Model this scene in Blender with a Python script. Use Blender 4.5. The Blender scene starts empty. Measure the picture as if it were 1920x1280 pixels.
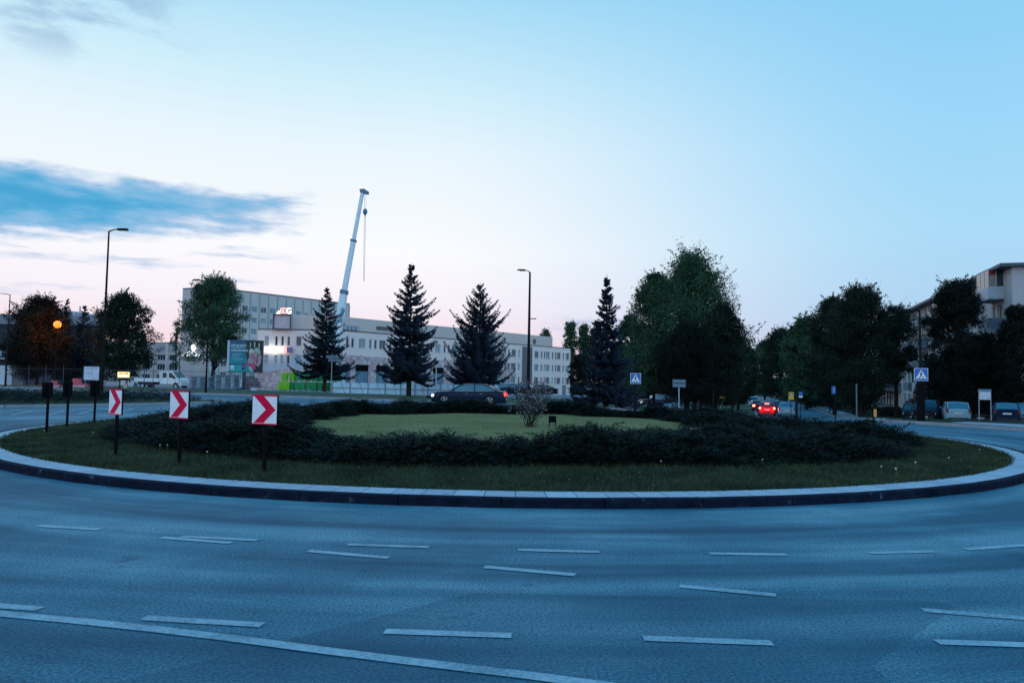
import bpy, bmesh, math, random
import numpy as np
from mathutils import Vector, Matrix
from mathutils.geometry import delaunay_2d_cdt

R = math.radians
scene = bpy.context.scene
col = scene.collection

# ------------------------------------------------------------------ camera
F = 1400.0
PITCH, ROLL, EYE = 3.066, 1.0, 1.6
cam_d = bpy.data.cameras.new('camera')
cam = bpy.data.objects.new('camera', cam_d)
col.objects.link(cam)
cam_d.lens = 36 * F / 1920
cam_d.sensor_width = 36
cam_d.clip_start = 0.1
cam_d.clip_end = 6000
cam.location = (0, 0, EYE)
CR = Matrix.Rotation(R(90 + PITCH), 4, 'X') @ Matrix.Rotation(R(ROLL), 4, 'Z')
cam.rotation_euler = CR.to_euler()
scene.camera = cam
CR3 = CR.to_3x3()

# ------------------------------------------------------------------ world, exposure
scene.view_settings.view_transform = 'Standard'
scene.view_settings.look = 'None'
scene.view_settings.exposure = 0
scene.view_settings.gamma = 1
world = bpy.data.worlds.new('World')
scene.world = world
world.use_nodes = True


def lin(c):
    return tuple((v / 255 / 12.92) if v / 255 <= .04045 else ((v / 255 + .055) / 1.055) ** 2.4 for v in c[:3]) + (1,)


class NT:
    """small node expression builder"""
    def __init__(s, tree):
        s.t = tree
        s.n = tree.nodes
        s.l = tree.links

    def put(s, sock, v):
        if isinstance(v, bpy.types.NodeSocket):
            s.l.new(v, sock)
        elif v is not None:
            sock.default_value = v

    def m(s, op, a, b=None, c=None, clamp=False):
        n = s.n.new('ShaderNodeMath')
        n.operation = op
        n.use_clamp = clamp
        s.put(n.inputs[0], a)
        s.put(n.inputs[1], b)
        s.put(n.inputs[2], c)
        return n.outputs[0]

    def smooth(s, v, a, b, x=0., y=1.):
        n = s.n.new('ShaderNodeMapRange')
        n.interpolation_type = 'SMOOTHSTEP'
        s.put(n.inputs[0], v)
        for i, q in enumerate((a, b, x, y)):
            n.inputs[1 + i].default_value = q
        return n.outputs[0]

    def noise(s, vec, scale, detail=3, rough=.5, dim='3D'):
        n = s.n.new('ShaderNodeTexNoise')
        n.noise_dimensions = dim
        if vec is not None:
            s.l.new(vec, n.inputs['Vector'])
        n.inputs['Scale'].default_value = scale
        n.inputs['Detail'].default_value = detail
        n.inputs['Roughness'].default_value = rough
        return n.outputs[0]

    def comb(s, x, y, z):
        n = s.n.new('ShaderNodeCombineXYZ')
        for i, v in enumerate((x, y, z)):
            s.put(n.inputs[i], v)
        return n.outputs[0]

    def sep(s, v):
        n = s.n.new('ShaderNodeSeparateXYZ')
        s.l.new(v, n.inputs[0])
        return n.outputs

    def mix(s, f, a, b):
        n = s.n.new('ShaderNodeMix')
        n.data_type = 'RGBA'
        s.put(n.inputs[0], f)
        s.put(n.inputs[6], a)
        s.put(n.inputs[7], b)
        return n.outputs[2]

    def ramp(s, f, stops, interp='LINEAR'):
        n = s.n.new('ShaderNodeValToRGB')
        s.put(n.inputs[0], f)
        cr = n.color_ramp
        cr.interpolation = interp
        while len(cr.elements) < len(stops):
            cr.elements.new(.5)
        for e, (p, c) in zip(cr.elements, stops):
            e.position = p
            e.color = c
        return n.outputs[0]

    def pos(s):
        return s.n.new('ShaderNodeNewGeometry').outputs['Position']

    def obj(s):
        return s.n.new('ShaderNodeTexCoord').outputs['Object']


def build_world():
    w = NT(world.node_tree)
    tc = w.n.new('ShaderNodeTexCoord').outputs['Generated']
    x, y, z = w.sep(tc)
    deg = 180 / math.pi
    el = w.m('MULTIPLY', w.m('ARCSINE', z), deg)
    az = w.m('MULTIPLY', w.m('ARCTAN2', x, y), deg)
    t = w.m('DIVIDE', el, 90., clamp=True)
    A = w.ramp(t, [(0, lin((244, 208, 218))), (.03, lin((248, 224, 232))), (.062, lin((249, 241, 250))), (.105, lin((252, 252, 255))),
                   (.19, lin((232, 246, 254))), (.24, lin((206, 238, 252))), (.31, lin((165, 219, 247))), (.5, lin((74, 172, 228))), (1., lin((20, 118, 190)))])
    B = w.ramp(t, [(0, lin((186, 204, 232))), (.05, lin((176, 210, 240))), (.12, lin((170, 219, 248))), (.19, lin((157, 215, 249))),
                   (.3, lin((136, 204, 245))), (.5, lin((64, 164, 224))), (1., lin((20, 118, 190)))])
    fr = w.smooth(az, -9., 33.)
    sky = w.mix(fr, A, B)
    # opposite side: low unseen sky made pale to light the facades
    Cc = w.ramp(t, [(0, lin((200, 210, 232))), (.08, lin((216, 224, 242))), (.2, lin((206, 228, 248))), (.36, lin((140, 196, 236))), (.6, lin((50, 150, 212))), (1., lin((20, 118, 190)))])
    back = w.smooth(w.m('ABSOLUTE', az), 70., 130.)
    sky = w.mix(back, sky, Cc)
    # cloud bank to the left
    v = w.comb(w.m('MULTIPLY', az, .16), w.m('MULTIPLY', el, .5), 0.)
    n1 = w.noise(v, 1.0, 6, .55)
    n2 = w.noise(w.comb(w.m('MULTIPLY', az, .35), w.m('MULTIPLY', el, 1.6), 4.), 1.0, 5, .6)
    azc = w.m('MAXIMUM', az, -62.)
    up = w.m('SUBTRACT', 13.25, el)
    lo = w.m('SUBTRACT', el, w.m('MULTIPLY_ADD', azc, .13, 12.9))
    lo = w.m('MULTIPLY', lo, .8)
    rt = w.m('MULTIPLY', w.m('SUBTRACT', -16.6, az), .26)
    lt = w.m('MULTIPLY', w.m('ADD', az, 75.), .3)
    d = w.m('MINIMUM', w.m('MINIMUM', up, lo), w.m('MINIMUM', rt, lt))
    d = w.m('ADD', d, w.m('MULTIPLY', w.m('SUBTRACT', n1, .5), 2.8))
    d = w.m('ADD', d, .35)
    d = w.m('ADD', d, w.m('MULTIPLY', w.m('SUBTRACT', n2, .5), 1.6))
    mask = w.smooth(d, .05, 1.15)
    dd = w.m('ADD', d, w.m('MULTIPLY', w.m('SUBTRACT', w.noise(v, 2.3, 3), .5), 2.0))
    ccol = w.ramp(w.m('MULTIPLY', w.smooth(dd, .1, 2.5), w.smooth(az, -14., -30., .45, 1.)), [(0, lin((178, 202, 234))), (.35, lin((140, 190, 228))), (.75, lin((96, 176, 220))), (1, lin((74, 166, 214)))])
    sky = w.mix(mask, sky, ccol)
    # thin wisps low on the left and a faint one high up
    v3 = w.comb(w.m('MULTIPLY', az, .11), w.m('MULTIPLY', el, .85), 9.)
    n3 = w.noise(v3, 1.0, 6, .6)
    band = w.m('MULTIPLY', w.smooth(el, 4., 6.), w.smooth(el, 11.5, 9.))
    band = w.m('MULTIPLY', band, w.smooth(az, -14., -22.))
    band = w.m('MULTIPLY', band, w.smooth(az, -90., -60.))
    w1 = w.m('MULTIPLY', w.smooth(n3, .53, .72), band)
    sky = w.mix(w.m('MULTIPLY', w1, .75), sky, lin((150, 188, 226)))
    hb = w.m('MULTIPLY', w.m('MULTIPLY', w.smooth(el, 19., 22.), w.smooth(el, 27., 25.)), w.smooth(az, -22., -29.))
    sky = w.mix(w.m('MULTIPLY', w.m('MULTIPLY', w.smooth(n1, .45, .65), hb), .6), sky, lin((140, 176, 214)))
    r3 = w.m('MULTIPLY', w.m('MULTIPLY', w.smooth(el, 3.6, 4.1), w.smooth(el, 5.2, 4.6)), w.m('MULTIPLY', w.smooth(az, 2., 5.), w.smooth(az, 14., 8.)))
    sky = w.mix(w.m('MULTIPLY', w.m('MULTIPLY', w.smooth(n2, .4, .6), r3), .5), sky, lin((178, 196, 232)))
    # below the horizon
    sky = w.mix(w.smooth(el, -1., -6.), sky, (.08, .10, .13, 1))
    bg = w.n.get('Background')
    w.l.new(sky, bg.inputs[0])
    # unseen sky overhead and behind brightened to light facades and asphalt
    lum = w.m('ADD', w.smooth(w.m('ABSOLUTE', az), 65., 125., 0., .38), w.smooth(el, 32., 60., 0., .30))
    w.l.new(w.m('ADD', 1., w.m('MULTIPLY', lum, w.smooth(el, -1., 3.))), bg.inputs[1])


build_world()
# last glow of a sun that has just set, low on the left
sun_d = bpy.data.lights.new('sun', 'SUN')
sun_d.energy = 0.05
sun_d.angle = R(12)
sun_d.color = (1, .72, .66)
sun = bpy.data.objects.new('sun', sun_d)
col.objects.link(sun)
sun.rotation_euler = Vector((-.80, .60, .07)).to_track_quat('Z', 'Y').to_euler()
sun.location = (-40, -20, 30)


# ------------------------------------------------------------------ placement
def clamp(v, a=0., b=1.):
    return max(a, min(b, v))


def sst(a, b, v):
    t = clamp((v - a) / (b - a))
    return t * t * (3 - 2 * t)


def ramp_s(t, k=.08):
    """0..1 linear ramp with slightly softened ends"""
    t = clamp(t, -k, 1 + k)
    if t < k:
        return (t + k) ** 2 / (4 * k)
    if t > 1 - k:
        return 1 - (1 + k - t) ** 2 / (4 * k)
    return t


def terr(x, y):
    a = x / max(y, 1.)
    w = sst(.08, .28, a)
    zr = -1.5 * ramp_s((y - 35) / 40) if y > 0 else 0
    zl = -1.5 * ramp_s((y - 92) / 88) if y > 0 else 0
    return zl * (1 - w) + zr * w


def ray(px, py):
    d = CR3 @ Vector(((px - 960) / F, (640 - py) / F, -1))
    return d / d.y


def at(px, py, Y):
    d = ray(px, py)
    return Vector((d.x * Y, Y, EYE + d.z * Y))


def gnd(px, py, dz=0.):
    """where the pixel's ray meets the terrain"""
    d = ray(px, py)
    y = 1.
    pv = EYE
    while y < 400:
        v = EYE + d.z * y - terr(d.x * y, y) - dz
        if v < 0:
            y -= .2 * (-v) / max(pv - v, 1e-6)
            return Vector((d.x * y, y, terr(d.x * y, y) + dz))
        pv = v
        y += .2
    return Vector((d.x * y, y, terr(d.x * y, y) + dz))


def foot(px, Y, py=740):
    """ground point under photo column px at depth Y"""
    d = ray(px, py)
    return Vector((d.x * Y, Y, terr(d.x * Y, Y)))


def on_wall(px, py, P0, P1):
    d = ray(px, py)
    ex, ey = P1[0] - P0[0], P1[1] - P0[1]
    L = math.hypot(ex, ey)
    ex /= L
    ey /= L
    # t*d = P0 + u*e
    det = d.x * (-ey) + ex * d.y
    t = (P0[0] * (-ey) + ex * P0[1]) / det
    u = (d.x * t - P0[0]) * ex + (d.y * t - P0[1]) * ey
    return u, EYE + d.z * t


# ------------------------------------------------------------------ objects
def tag(o, label=None, cat=None, group=None, kind=None):
    if label:
        o['label'] = label
    if cat:
        o['category'] = cat
    if group:
        o['group'] = group
    if kind:
        o['kind'] = kind
    return o


def thing(name, label, cat, loc=(0, 0, 0), rz=0., group=None):
    o = bpy.data.objects.new(name, None)
    o.empty_display_size = .2
    col.objects.link(o)
    o.location = loc
    o.rotation_euler = (0, 0, rz)
    return tag(o, label, cat, group)


class MB:
    def __init__(s):
        s.v = []
        s.f = []
        s.mi = []
        s.k = 0

    def face(s, pts):
        b = len(s.v)
        s.v += [tuple(p) for p in pts]
        s.f.append(tuple(range(b, b + len(pts))))
        s.mi.append(s.k)
        return s

    def mesh(s, vs, fs):
        b = len(s.v)
        s.v += [tuple(p) for p in vs]
        for f in fs:
            s.f.append(tuple(b + i for i in f))
            s.mi.append(s.k)
        return s

    def box(s, x0, x1, y0, y1, z0, z1):
        v = [(x0, y0, z0), (x1, y0, z0), (x1, y1, z0), (x0, y1, z0), (x0, y0, z1), (x1, y0, z1), (x1, y1, z1), (x0, y1, z1)]
        return s.mesh(v, [(3, 2, 1, 0), (4, 5, 6, 7), (0, 1, 5, 4), (1, 2, 6, 5), (2, 3, 7, 6), (3, 0, 4, 7)])

    def bev(s, x0, x1, y0, y1, z0, z1, b):
        """box with chamfered vertical and top edges"""
        def ring(i, z):
            return [(x0 + i + b, y0 + i, z), (x1 - i - b, y0 + i, z), (x1 - i, y0 + i + b, z), (x1 - i, y1 - i - b, z),
                    (x1 - i - b, y1 - i, z), (x0 + i + b, y1 - i, z), (x0 + i, y1 - i - b, z), (x0 + i, y0 + i + b, z)]
        v = ring(0, z0) + ring(0, z1 - b) + ring(b, z1)
        f = [tuple(range(7, -1, -1)), tuple(range(16, 24))]
        for k in (0, 8):
            for i in range(8):
                j = (i + 1) % 8
                f.append((k + i, k + j, k + 8 + j, k + 8 + i))
        return s.mesh(v, f)

    def cyl(s, p0, p1, r0, r1=None, n=8, caps=True):
        if r1 is None:
            r1 = r0
        p0, p1 = Vector(p0), Vector(p1)
        ax = (p1 - p0)
        if ax.length < 1e-9:
            return s
        ax.normalize()
        a = ax.orthogonal().normalized()
        b = ax.cross(a)
        v = []
        for p, r in ((p0, r0), (p1, r1)):
            for i in range(n):
                t = 2 * math.pi * i / n
                v.append(p + (a * math.cos(t) + b * math.sin(t)) * r)
        f = [(i, (i + 1) % n, n + (i + 1) % n, n + i) for i in range(n)]
        if caps:
            f += [tuple(range(n - 1, -1, -1)), tuple(range(n, 2 * n))]
        return s.mesh(v, f)

    def tube(s, pts, rs, n=6):
        for i in range(len(pts) - 1):
            s.cyl(pts[i], pts[i + 1], rs[i], rs[i + 1], n)
        return s

    def sphere(s, c, r, n=8, m=6, sz=1.):
        v = []
        for j in range(m + 1):
            ph = math.pi * j / m - math.pi / 2
            for i in range(n):
                t = 2 * math.pi * i / n
                v.append((c[0] + r * math.cos(ph) * math.cos(t), c[1] + r * math.cos(ph) * math.sin(t), c[2] + r * sz * math.sin(ph)))
        f = []
        for j in range(m):
            for i in range(n):
                k = (i + 1) % n
                f.append((j * n + i, j * n + k, (j + 1) * n + k, (j + 1) * n + i))
        return s.mesh(v, f)

    def prism(s, pts, a, b, axis='y'):
        """closed outline pts (two coords) extruded from a to b along axis"""
        def P(p, t):
            return {'y': (p[0], t, p[1]), 'x': (t, p[0], p[1]), 'z': (p[0], p[1], t)}[axis]
        n = len(pts)
        v = [P(p, a) for p in pts] + [P(p, b) for p in pts]
        f = [tuple(range(n)), tuple(range(2 * n - 1, n - 1, -1))]
        f += [(i, n + i, n + (i + 1) % n, (i + 1) % n) for i in range(n)]
        return s.mesh(v, f)

    def data(s, name, mat, smooth=False):
        me = bpy.data.meshes.new(name)
        me.from_pydata(s.v, [], s.f)
        for q in (mat if isinstance(mat, (list, tuple)) else [mat]):
            me.materials.append(q)
        me.polygons.foreach_set('material_index', s.mi)
        if smooth:
            me.polygons.foreach_set('use_smooth', [True] * len(s.f))
        me.update()
        return me

    def build(s, name, mat, parent=None, smooth=False, world=False, **kw):
        if world and parent is not None:
            L = parent.location
            s.v = [(a - L.x, b - L.y, c - L.z) for a, b, c in s.v]
        return link(name, s.data(name, mat, smooth), parent, **kw)


def link(name, me, parent=None, loc=None, rz=None, label=None, cat=None, group=None, kind=None):
    o = bpy.data.objects.new(name, me)
    col.objects.link(o)
    if parent is not None:
        o.parent = parent
    if loc is not None:
        o.location = loc
    if rz is not None:
        o.rotation_euler = (0, 0, rz)
    return tag(o, label, cat, group, kind)


def kids(o):
    return [c for c in bpy.data.objects if c.parent == o]


_tree = {}


def copy_tree(root, loc, rz=0., label=None, group=None, scale=None):
    if root.name not in _tree:
        _tree[root.name] = [(c, kids(c)) for c in kids(root)]
    r = root.copy()
    col.objects.link(r)
    r.location = loc
    r.rotation_euler = (0, 0, rz)
    if scale:
        r.scale = scale
    if label:
        r['label'] = label
    if group:
        r['group'] = group
    for c, gs in _tree[root.name]:
        d = c.copy()
        col.objects.link(d)
        d.parent = r
        for g in gs:
            e = g.copy()
            col.objects.link(e)
            e.parent = d
    return r


def np_mesh(name, V, nper, mats, midx=None, smooth=False):
    """V: (n*nper,3) array; every nper verts one face"""
    V = np.asarray(V, dtype=np.float32).reshape(-1, 3)
    nv = len(V)
    nf = nv // nper
    me = bpy.data.meshes.new(name)
    me.vertices.add(nv)
    me.vertices.foreach_set('co', V.ravel())
    me.loops.add(nv)
    me.loops.foreach_set('vertex_index', np.arange(nv, dtype=np.int32))
    me.polygons.add(nf)
    me.polygons.foreach_set('loop_start', np.arange(0, nv, nper, dtype=np.int32))
    me.polygons.foreach_set('loop_total', np.full(nf, nper, dtype=np.int32))
    for q in (mats if isinstance(mats, (list, tuple)) else [mats]):
        me.materials.append(q)
    if midx is not None:
        me.polygons.foreach_set('material_index', np.asarray(midx, dtype=np.int32))
    me.update(calc_edges=True)
    return me


def diamonds(C, D, W, rng, curl=0.):
    """leaf shaped quads: centre C, half length vectors D, half width vectors W"""
    n = len(C)
    V = np.empty((n, 4, 3), dtype=np.float32)
    V[:, 0] = C - D
    V[:, 1] = C + W
    V[:, 2] = C + D
    V[:, 3] = C - W
    return V.reshape(-1, 3)


def rvec(rng, n):
    v = rng.normal(size=(n, 3))
    return v / np.linalg.norm(v, axis=1, keepdims=True)


# ------------------------------------------------------------------ materials
_m = {}


def mat(name, c, rough=.7, metal=0., emit=None, estr=0., spec=.5, noise=None, bump=0., bscale=40., coat=0., alpha=1.):
    """noise=(scale, dark factor, light factor)"""
    if name in _m:
        return _m[name]
    m = bpy.data.materials.new(name)
    m.use_nodes = True
    w = NT(m.node_tree)
    p = w.n.get('Principled BSDF')
    p.inputs['Base Color'].default_value = tuple(c) + (1,)
    p.inputs['Roughness'].default_value = rough
    p.inputs['Metallic'].default_value = metal
    p.inputs['Specular IOR Level'].default_value = spec
    p.inputs['Coat Weight'].default_value = coat
    if coat:
        p.inputs['Coat Roughness'].default_value = .04
    if emit:
        p.inputs['Emission Color'].default_value = tuple(emit) + (1,)
        p.inputs['Emission Strength'].default_value = estr
    if noise is None:
        noise = (3., .85, 1.12)
    n = w.noise(w.obj(), noise[0], 4, .6)
    cc = w.ramp(n, [(.3, tuple(v * noise[1] for v in c) + (1,)), (.7, tuple(min(1, v * noise[2]) for v in c) + (1,))])
    w.l.new(cc, p.inputs['Base Color'])
    if bump:
        b = w.n.new('ShaderNodeBump')
        b.inputs['Strength'].default_value = bump
        b.inputs['Distance'].default_value = .02
        w.l.new(w.noise(w.obj(), bscale, 4, .6), b.inputs['Height'])
        w.l.new(b.outputs[0], p.inputs['Normal'])
    _m[name] = m
    return m


def nmat(name):
    m = bpy.data.materials.new(name)
    m.use_nodes = True
    w = NT(m.node_tree)
    return m, w, w.n.get('Principled BSDF')


def bump(w, p, h, strength=.3, dist=.01):
    b = w.n.new('ShaderNodeBump')
    b.inputs['Strength'].default_value = strength
    b.inputs['Distance'].default_value = dist
    w.l.new(h, b.inputs['Height'])
    w.l.new(b.outputs[0], p.inputs['Normal'])


CX, CY = -0.1, 23.0        # centre of the roundabout island


def asphalt_mat():
    m, w, p = nmat('asphalt')
    P = w.pos()
    x, y, z = w.sep(P)
    dx = w.m('SUBTRACT', x, CX)
    dy = w.m('SUBTRACT', y, CY)
    r = w.m('SQRT', w.m('ADD', w.m('MULTIPLY', dx, dx), w.m('MULTIPLY', dy, dy)))
    ang = w.m('ARCTAN2', dy, dx)
    # tyre-worn tracks follow the circle
    tr = w.noise(w.comb(w.m('MULTIPLY', r, 1.0), w.m('MULTIPLY', ang, 1.6), 0.), 1.25, 4, .55)
    patch = w.noise(P, .35, 4, .6)
    fine = w.noise(P, 46., 3, .7)
    fine2 = w.noise(P, 110., 2, .7)
    v = w.m('ADD', w.m('MULTIPLY', tr, .55), w.m('MULTIPLY', patch, .45))
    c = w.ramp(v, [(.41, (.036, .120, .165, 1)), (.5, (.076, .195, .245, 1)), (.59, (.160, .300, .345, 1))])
    g = w.smooth(w.m('ADD', w.m('MULTIPLY', fine, .6), w.m('MULTIPLY', fine2, .4)), .38, .64, .45, 1.6)
    mx = w.n.new('ShaderNodeMix')
    mx.data_type = 'RGBA'
    mx.blend_type = 'MULTIPLY'
    mx.inputs[0].default_value = 1
    w.l.new(c, mx.inputs[6])
    w.l.new(w.comb(g, g, g), mx.inputs[7])
    c = mx.outputs[2]
    # sealed cracks
    vo = w.n.new('ShaderNodeTexVoronoi')
    vo.feature = 'DISTANCE_TO_EDGE'
    vo.inputs['Scale'].default_value = .16
    vv = w.n.new('ShaderNodeVectorMath')
    vv.operation = 'ADD'
    w.l.new(P, vv.inputs[0])
    nn = w.n.new('ShaderNodeTexNoise')
    nn.inputs['Scale'].default_value = 1.1
    w.l.new(P, nn.inputs['Vector'])
    w.l.new(nn.outputs[1], vv.inputs[1])
    w.l.new(vv.outputs[0], vo.inputs['Vector'])
    # darker oily wheel paths and a few resurfaced patches
    br = w.n.new('ShaderNodeTexVoronoi')
    br.feature = 'F1'
    br.distance = 'CHEBYCHEV'
    br.inputs['Scale'].default_value = .13
    w.l.new(P, br.inputs['Vector'])
    pr, pg, pb = w.sep(br.outputs['Color'])
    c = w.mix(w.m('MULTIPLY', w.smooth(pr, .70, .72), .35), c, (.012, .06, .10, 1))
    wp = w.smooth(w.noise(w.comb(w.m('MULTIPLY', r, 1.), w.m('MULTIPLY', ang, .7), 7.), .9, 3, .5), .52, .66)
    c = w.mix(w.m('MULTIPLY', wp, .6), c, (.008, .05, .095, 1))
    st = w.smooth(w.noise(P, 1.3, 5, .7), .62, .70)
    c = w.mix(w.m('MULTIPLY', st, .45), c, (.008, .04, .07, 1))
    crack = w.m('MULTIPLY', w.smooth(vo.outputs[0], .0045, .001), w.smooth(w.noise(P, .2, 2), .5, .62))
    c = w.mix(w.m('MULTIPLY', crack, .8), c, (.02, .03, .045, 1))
    w.l.new(c, p.inputs['Base Color'])
    p.inputs['Roughness'].default_value = .68
    p.inputs['Specular IOR Level'].default_value = .16
    p.inputs['Specular Tint'].default_value = (.30, .72, 1., 1)
    bump(w, p, w.m('ADD', fine, fine2), .35, .004)
    return m


def lawn_mat(name, a, b, c, s1=.6):
    m, w, p = nmat(name)
    P = w.pos()
    n = w.m('ADD', w.m('MULTIPLY', w.noise(P, s1, 4, .6), .6), w.m('MULTIPLY', w.noise(P, 14., 4, .7), .4))
    cc = w.ramp(n, [(.34, a + (1,)), (.5, b + (1,)), (.66, c + (1,))])
    w.l.new(cc, p.inputs['Base Color'])
    p.inputs['Roughness'].default_value = .95
    p.inputs['Specular IOR Level'].default_value = .1
    bump(w, p, w.noise(P, 30., 4, .8), .8, .04)
    return m


def leaf_mat(name, a, b, scale=1.2, rough=.75):
    m, w, p = nmat(name)
    P = w.pos()
    n = w.m('ADD', w.m('MULTIPLY', w.noise(P, scale, 2, .5), .6), w.m('MULTIPLY', w.noise(P, scale * 12, 1, .5), .4))
    w.l.new(w.ramp(n, [(.36, a + (1,)), (.64, b + (1,))]), p.inputs['Base Color'])
    p.inputs['Roughness'].default_value = rough
    p.inputs['Specular IOR Level'].default_value = .2
    return m


def pave_mat():
    m, w, p = nmat('paving_slabs')
    P = w.pos()
    x, y, z = w.sep(P)
    dx = w.m('SUBTRACT', x, CX)
    dy = w.m('SUBTRACT', y, CY)
    ang = w.m('ARCTAN2', dy, dx)
    k = w.m('MULTIPLY', ang, 13.1 / .40)
    fr = w.m('FRACT', k)
    joint = w.m('LESS_THAN', w.m('ABSOLUTE', w.m('SUBTRACT', fr, .5)), .485)
    cell = w.m('FLOOR', k)
    wn = w.n.new('ShaderNodeTexWhiteNoise')
    wn.noise_dimensions = '1D'
    w.l.new(cell, wn.inputs['W'])
    base = w.ramp(w.m('ADD', w.m('MULTIPLY', w.noise(P, 6., 5, .7), .75), w.m('MULTIPLY', wn.outputs[0], .25)),
                  [(.3, (.33, .36, .41, 1)), (.6, (.46, .49, .54, 1)), (.8, (.54, .57, .61, 1))])
    c = w.mix(joint, (.06, .07, .09, 1), base)
    dirt = w.smooth(w.noise(P, 2.2, 5, .75), .60, .72)
    c = w.mix(w.m('MULTIPLY', dirt, .6), c, (.07, .08, .10, 1))
    w.l.new(c, p.inputs['Base Color'])
    p.inputs['Roughness'].default_value = .75
    bump(w, p, w.noise(P, 60., 4, .7), .4, .004)
    return m


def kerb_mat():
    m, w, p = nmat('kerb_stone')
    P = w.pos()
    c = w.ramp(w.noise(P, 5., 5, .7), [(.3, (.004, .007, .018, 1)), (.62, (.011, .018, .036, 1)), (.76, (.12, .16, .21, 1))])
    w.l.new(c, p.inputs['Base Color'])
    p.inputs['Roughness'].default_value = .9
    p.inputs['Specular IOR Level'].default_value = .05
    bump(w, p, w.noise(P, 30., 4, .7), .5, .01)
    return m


M_ASPH = asphalt_mat()
M_PAVE = pave_mat()
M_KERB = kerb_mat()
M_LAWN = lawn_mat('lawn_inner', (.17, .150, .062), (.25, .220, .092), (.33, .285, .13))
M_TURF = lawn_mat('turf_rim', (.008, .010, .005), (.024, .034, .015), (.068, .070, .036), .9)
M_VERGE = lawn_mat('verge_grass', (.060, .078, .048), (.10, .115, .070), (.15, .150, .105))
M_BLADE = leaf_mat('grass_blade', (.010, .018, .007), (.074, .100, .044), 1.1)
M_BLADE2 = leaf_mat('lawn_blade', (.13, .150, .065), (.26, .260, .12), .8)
M_SITE = mat('site_ground', (.17, .18, .21), .9, noise=(.8, .7, 1.25), bump=.5, bscale=8)
M_WALK = mat('footpath_concrete', (.30, .32, .35), .85, noise=(1.5, .8, 1.15))
M_MARK = None
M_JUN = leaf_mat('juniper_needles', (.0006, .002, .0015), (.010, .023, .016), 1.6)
M_JUNBODY = mat('juniper_underbody', (.003, .004, .003), .95, spec=.02)
M_SPR = leaf_mat('spruce_needles', (.006, .014, .022), (.026, .044, .060), .5)
M_SPR2 = leaf_mat('spruce_needles_blue', (.007, .015, .028), (.034, .054, .084), .5)
M_LEAF = leaf_mat('leaves_dark', (.006, .014, .010), (.022, .040, .024), .45)
M_LEAFB = leaf_mat('leaves_mid', (.012, .042, .022), (.066, .140, .072), .45)
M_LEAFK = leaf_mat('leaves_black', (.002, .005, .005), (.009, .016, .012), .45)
M_BARK = mat('bark', (.016, .014, .014), .95, noise=(4, .6, 1.3), bump=.6, bscale=20)
M_BLACK = mat('black_paint', (.003, .003, .005), .7, spec=.1)
M_POLE = mat('pole_steel', (.010, .008, .010), .7, spec=.15)
M_GREYM = mat('grey_metal', (.22, .25, .30), .5, metal=.3)
M_LGREY = mat('pale_metal', (.42, .46, .52), .5)
M_WHITE = mat('white_sheet', (.90, .90, .95), .6, spec=.2)
M_RED = mat('sign_red', (.78, .006, .055), .6, spec=.1)
M_BLUE = mat('sign_blue', (.02, .16, .52), .4)
M_YEL = mat('sign_yellow', (.85, .50, .02), .4)


def marking_mat():
    m, w, p = nmat('road_paint')
    P = w.pos()
    n = w.noise(P, 30., 4, .8)
    n2 = w.noise(P, 2., 3, .6)
    v = w.m('ADD', w.m('MULTIPLY', n, .6), w.m('MULTIPLY', n2, .4))
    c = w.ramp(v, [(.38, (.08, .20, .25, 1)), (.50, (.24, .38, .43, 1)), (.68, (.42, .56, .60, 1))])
    w.l.new(c, p.inputs['Base Color'])
    p.inputs['Roughness'].default_value = .6
    return m


M_MARK = marking_mat()


# ------------------------------------------------------------------ ground, roads, paving
def patch(name, outline, m, dz, step=2.5, kind='structure', label=None, cat=None, parent=None, skirt=None):
    """a sheet over a polygon that follows the terrain; skirt=(depth) adds an edge wall down"""
    pts = []
    n = len(outline)
    for i in range(n):
        a, b = Vector(outline[i][:2]), Vector(outline[(i + 1) % n][:2])
        k = max(1, int((b - a).length / step))
        for j in range(k):
            pts.append(a.lerp(b, j / k))
    xs = [p.x for p in pts]
    ys = [p.y for p in pts]
    ne = len(pts)

    def inside(x, y):
        c = False
        j = ne - 1
        for i in range(ne):
            if (ys[i] > y) != (ys[j] > y) and x < (xs[j] - xs[i]) * (y - ys[i]) / (ys[j] - ys[i]) + xs[i]:
                c = not c
            j = i
        return c
    grid = []
    gx = min(xs) + step / 2
    while gx < max(xs):
        gy = min(ys) + step / 2
        while gy < max(ys):
            if inside(gx, gy) and inside(gx + step * .3, gy) and inside(gx - step * .3, gy) and inside(gx, gy + step * .3) and inside(gx, gy - step * .3):
                grid.append(Vector((gx, gy)))
            gy += step
        gx += step
    edges = [(i, (i + 1) % ne) for i in range(ne)]
    vo, eo, fo, _, _, _ = delaunay_2d_cdt(pts + grid, edges, [list(range(ne))], 1, 1e-5)
    b = MB()
    b.mesh([(v.x, v.y, terr(v.x, v.y) + dz) for v in vo], fo)
    if skirt:
        for i in range(ne):
            p, q = pts[i], pts[(i + 1) % ne]
            zp, zq = terr(p.x, p.y) + dz, terr(q.x, q.y) + dz
            b.face([(p.x, p.y, zp - skirt), (q.x, q.y, zq - skirt), (q.x, q.y, zq), (p.x, p.y, zp)])
    o = b.build(name, m, parent, kind=kind, label=label, cat=cat)
    return o


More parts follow.
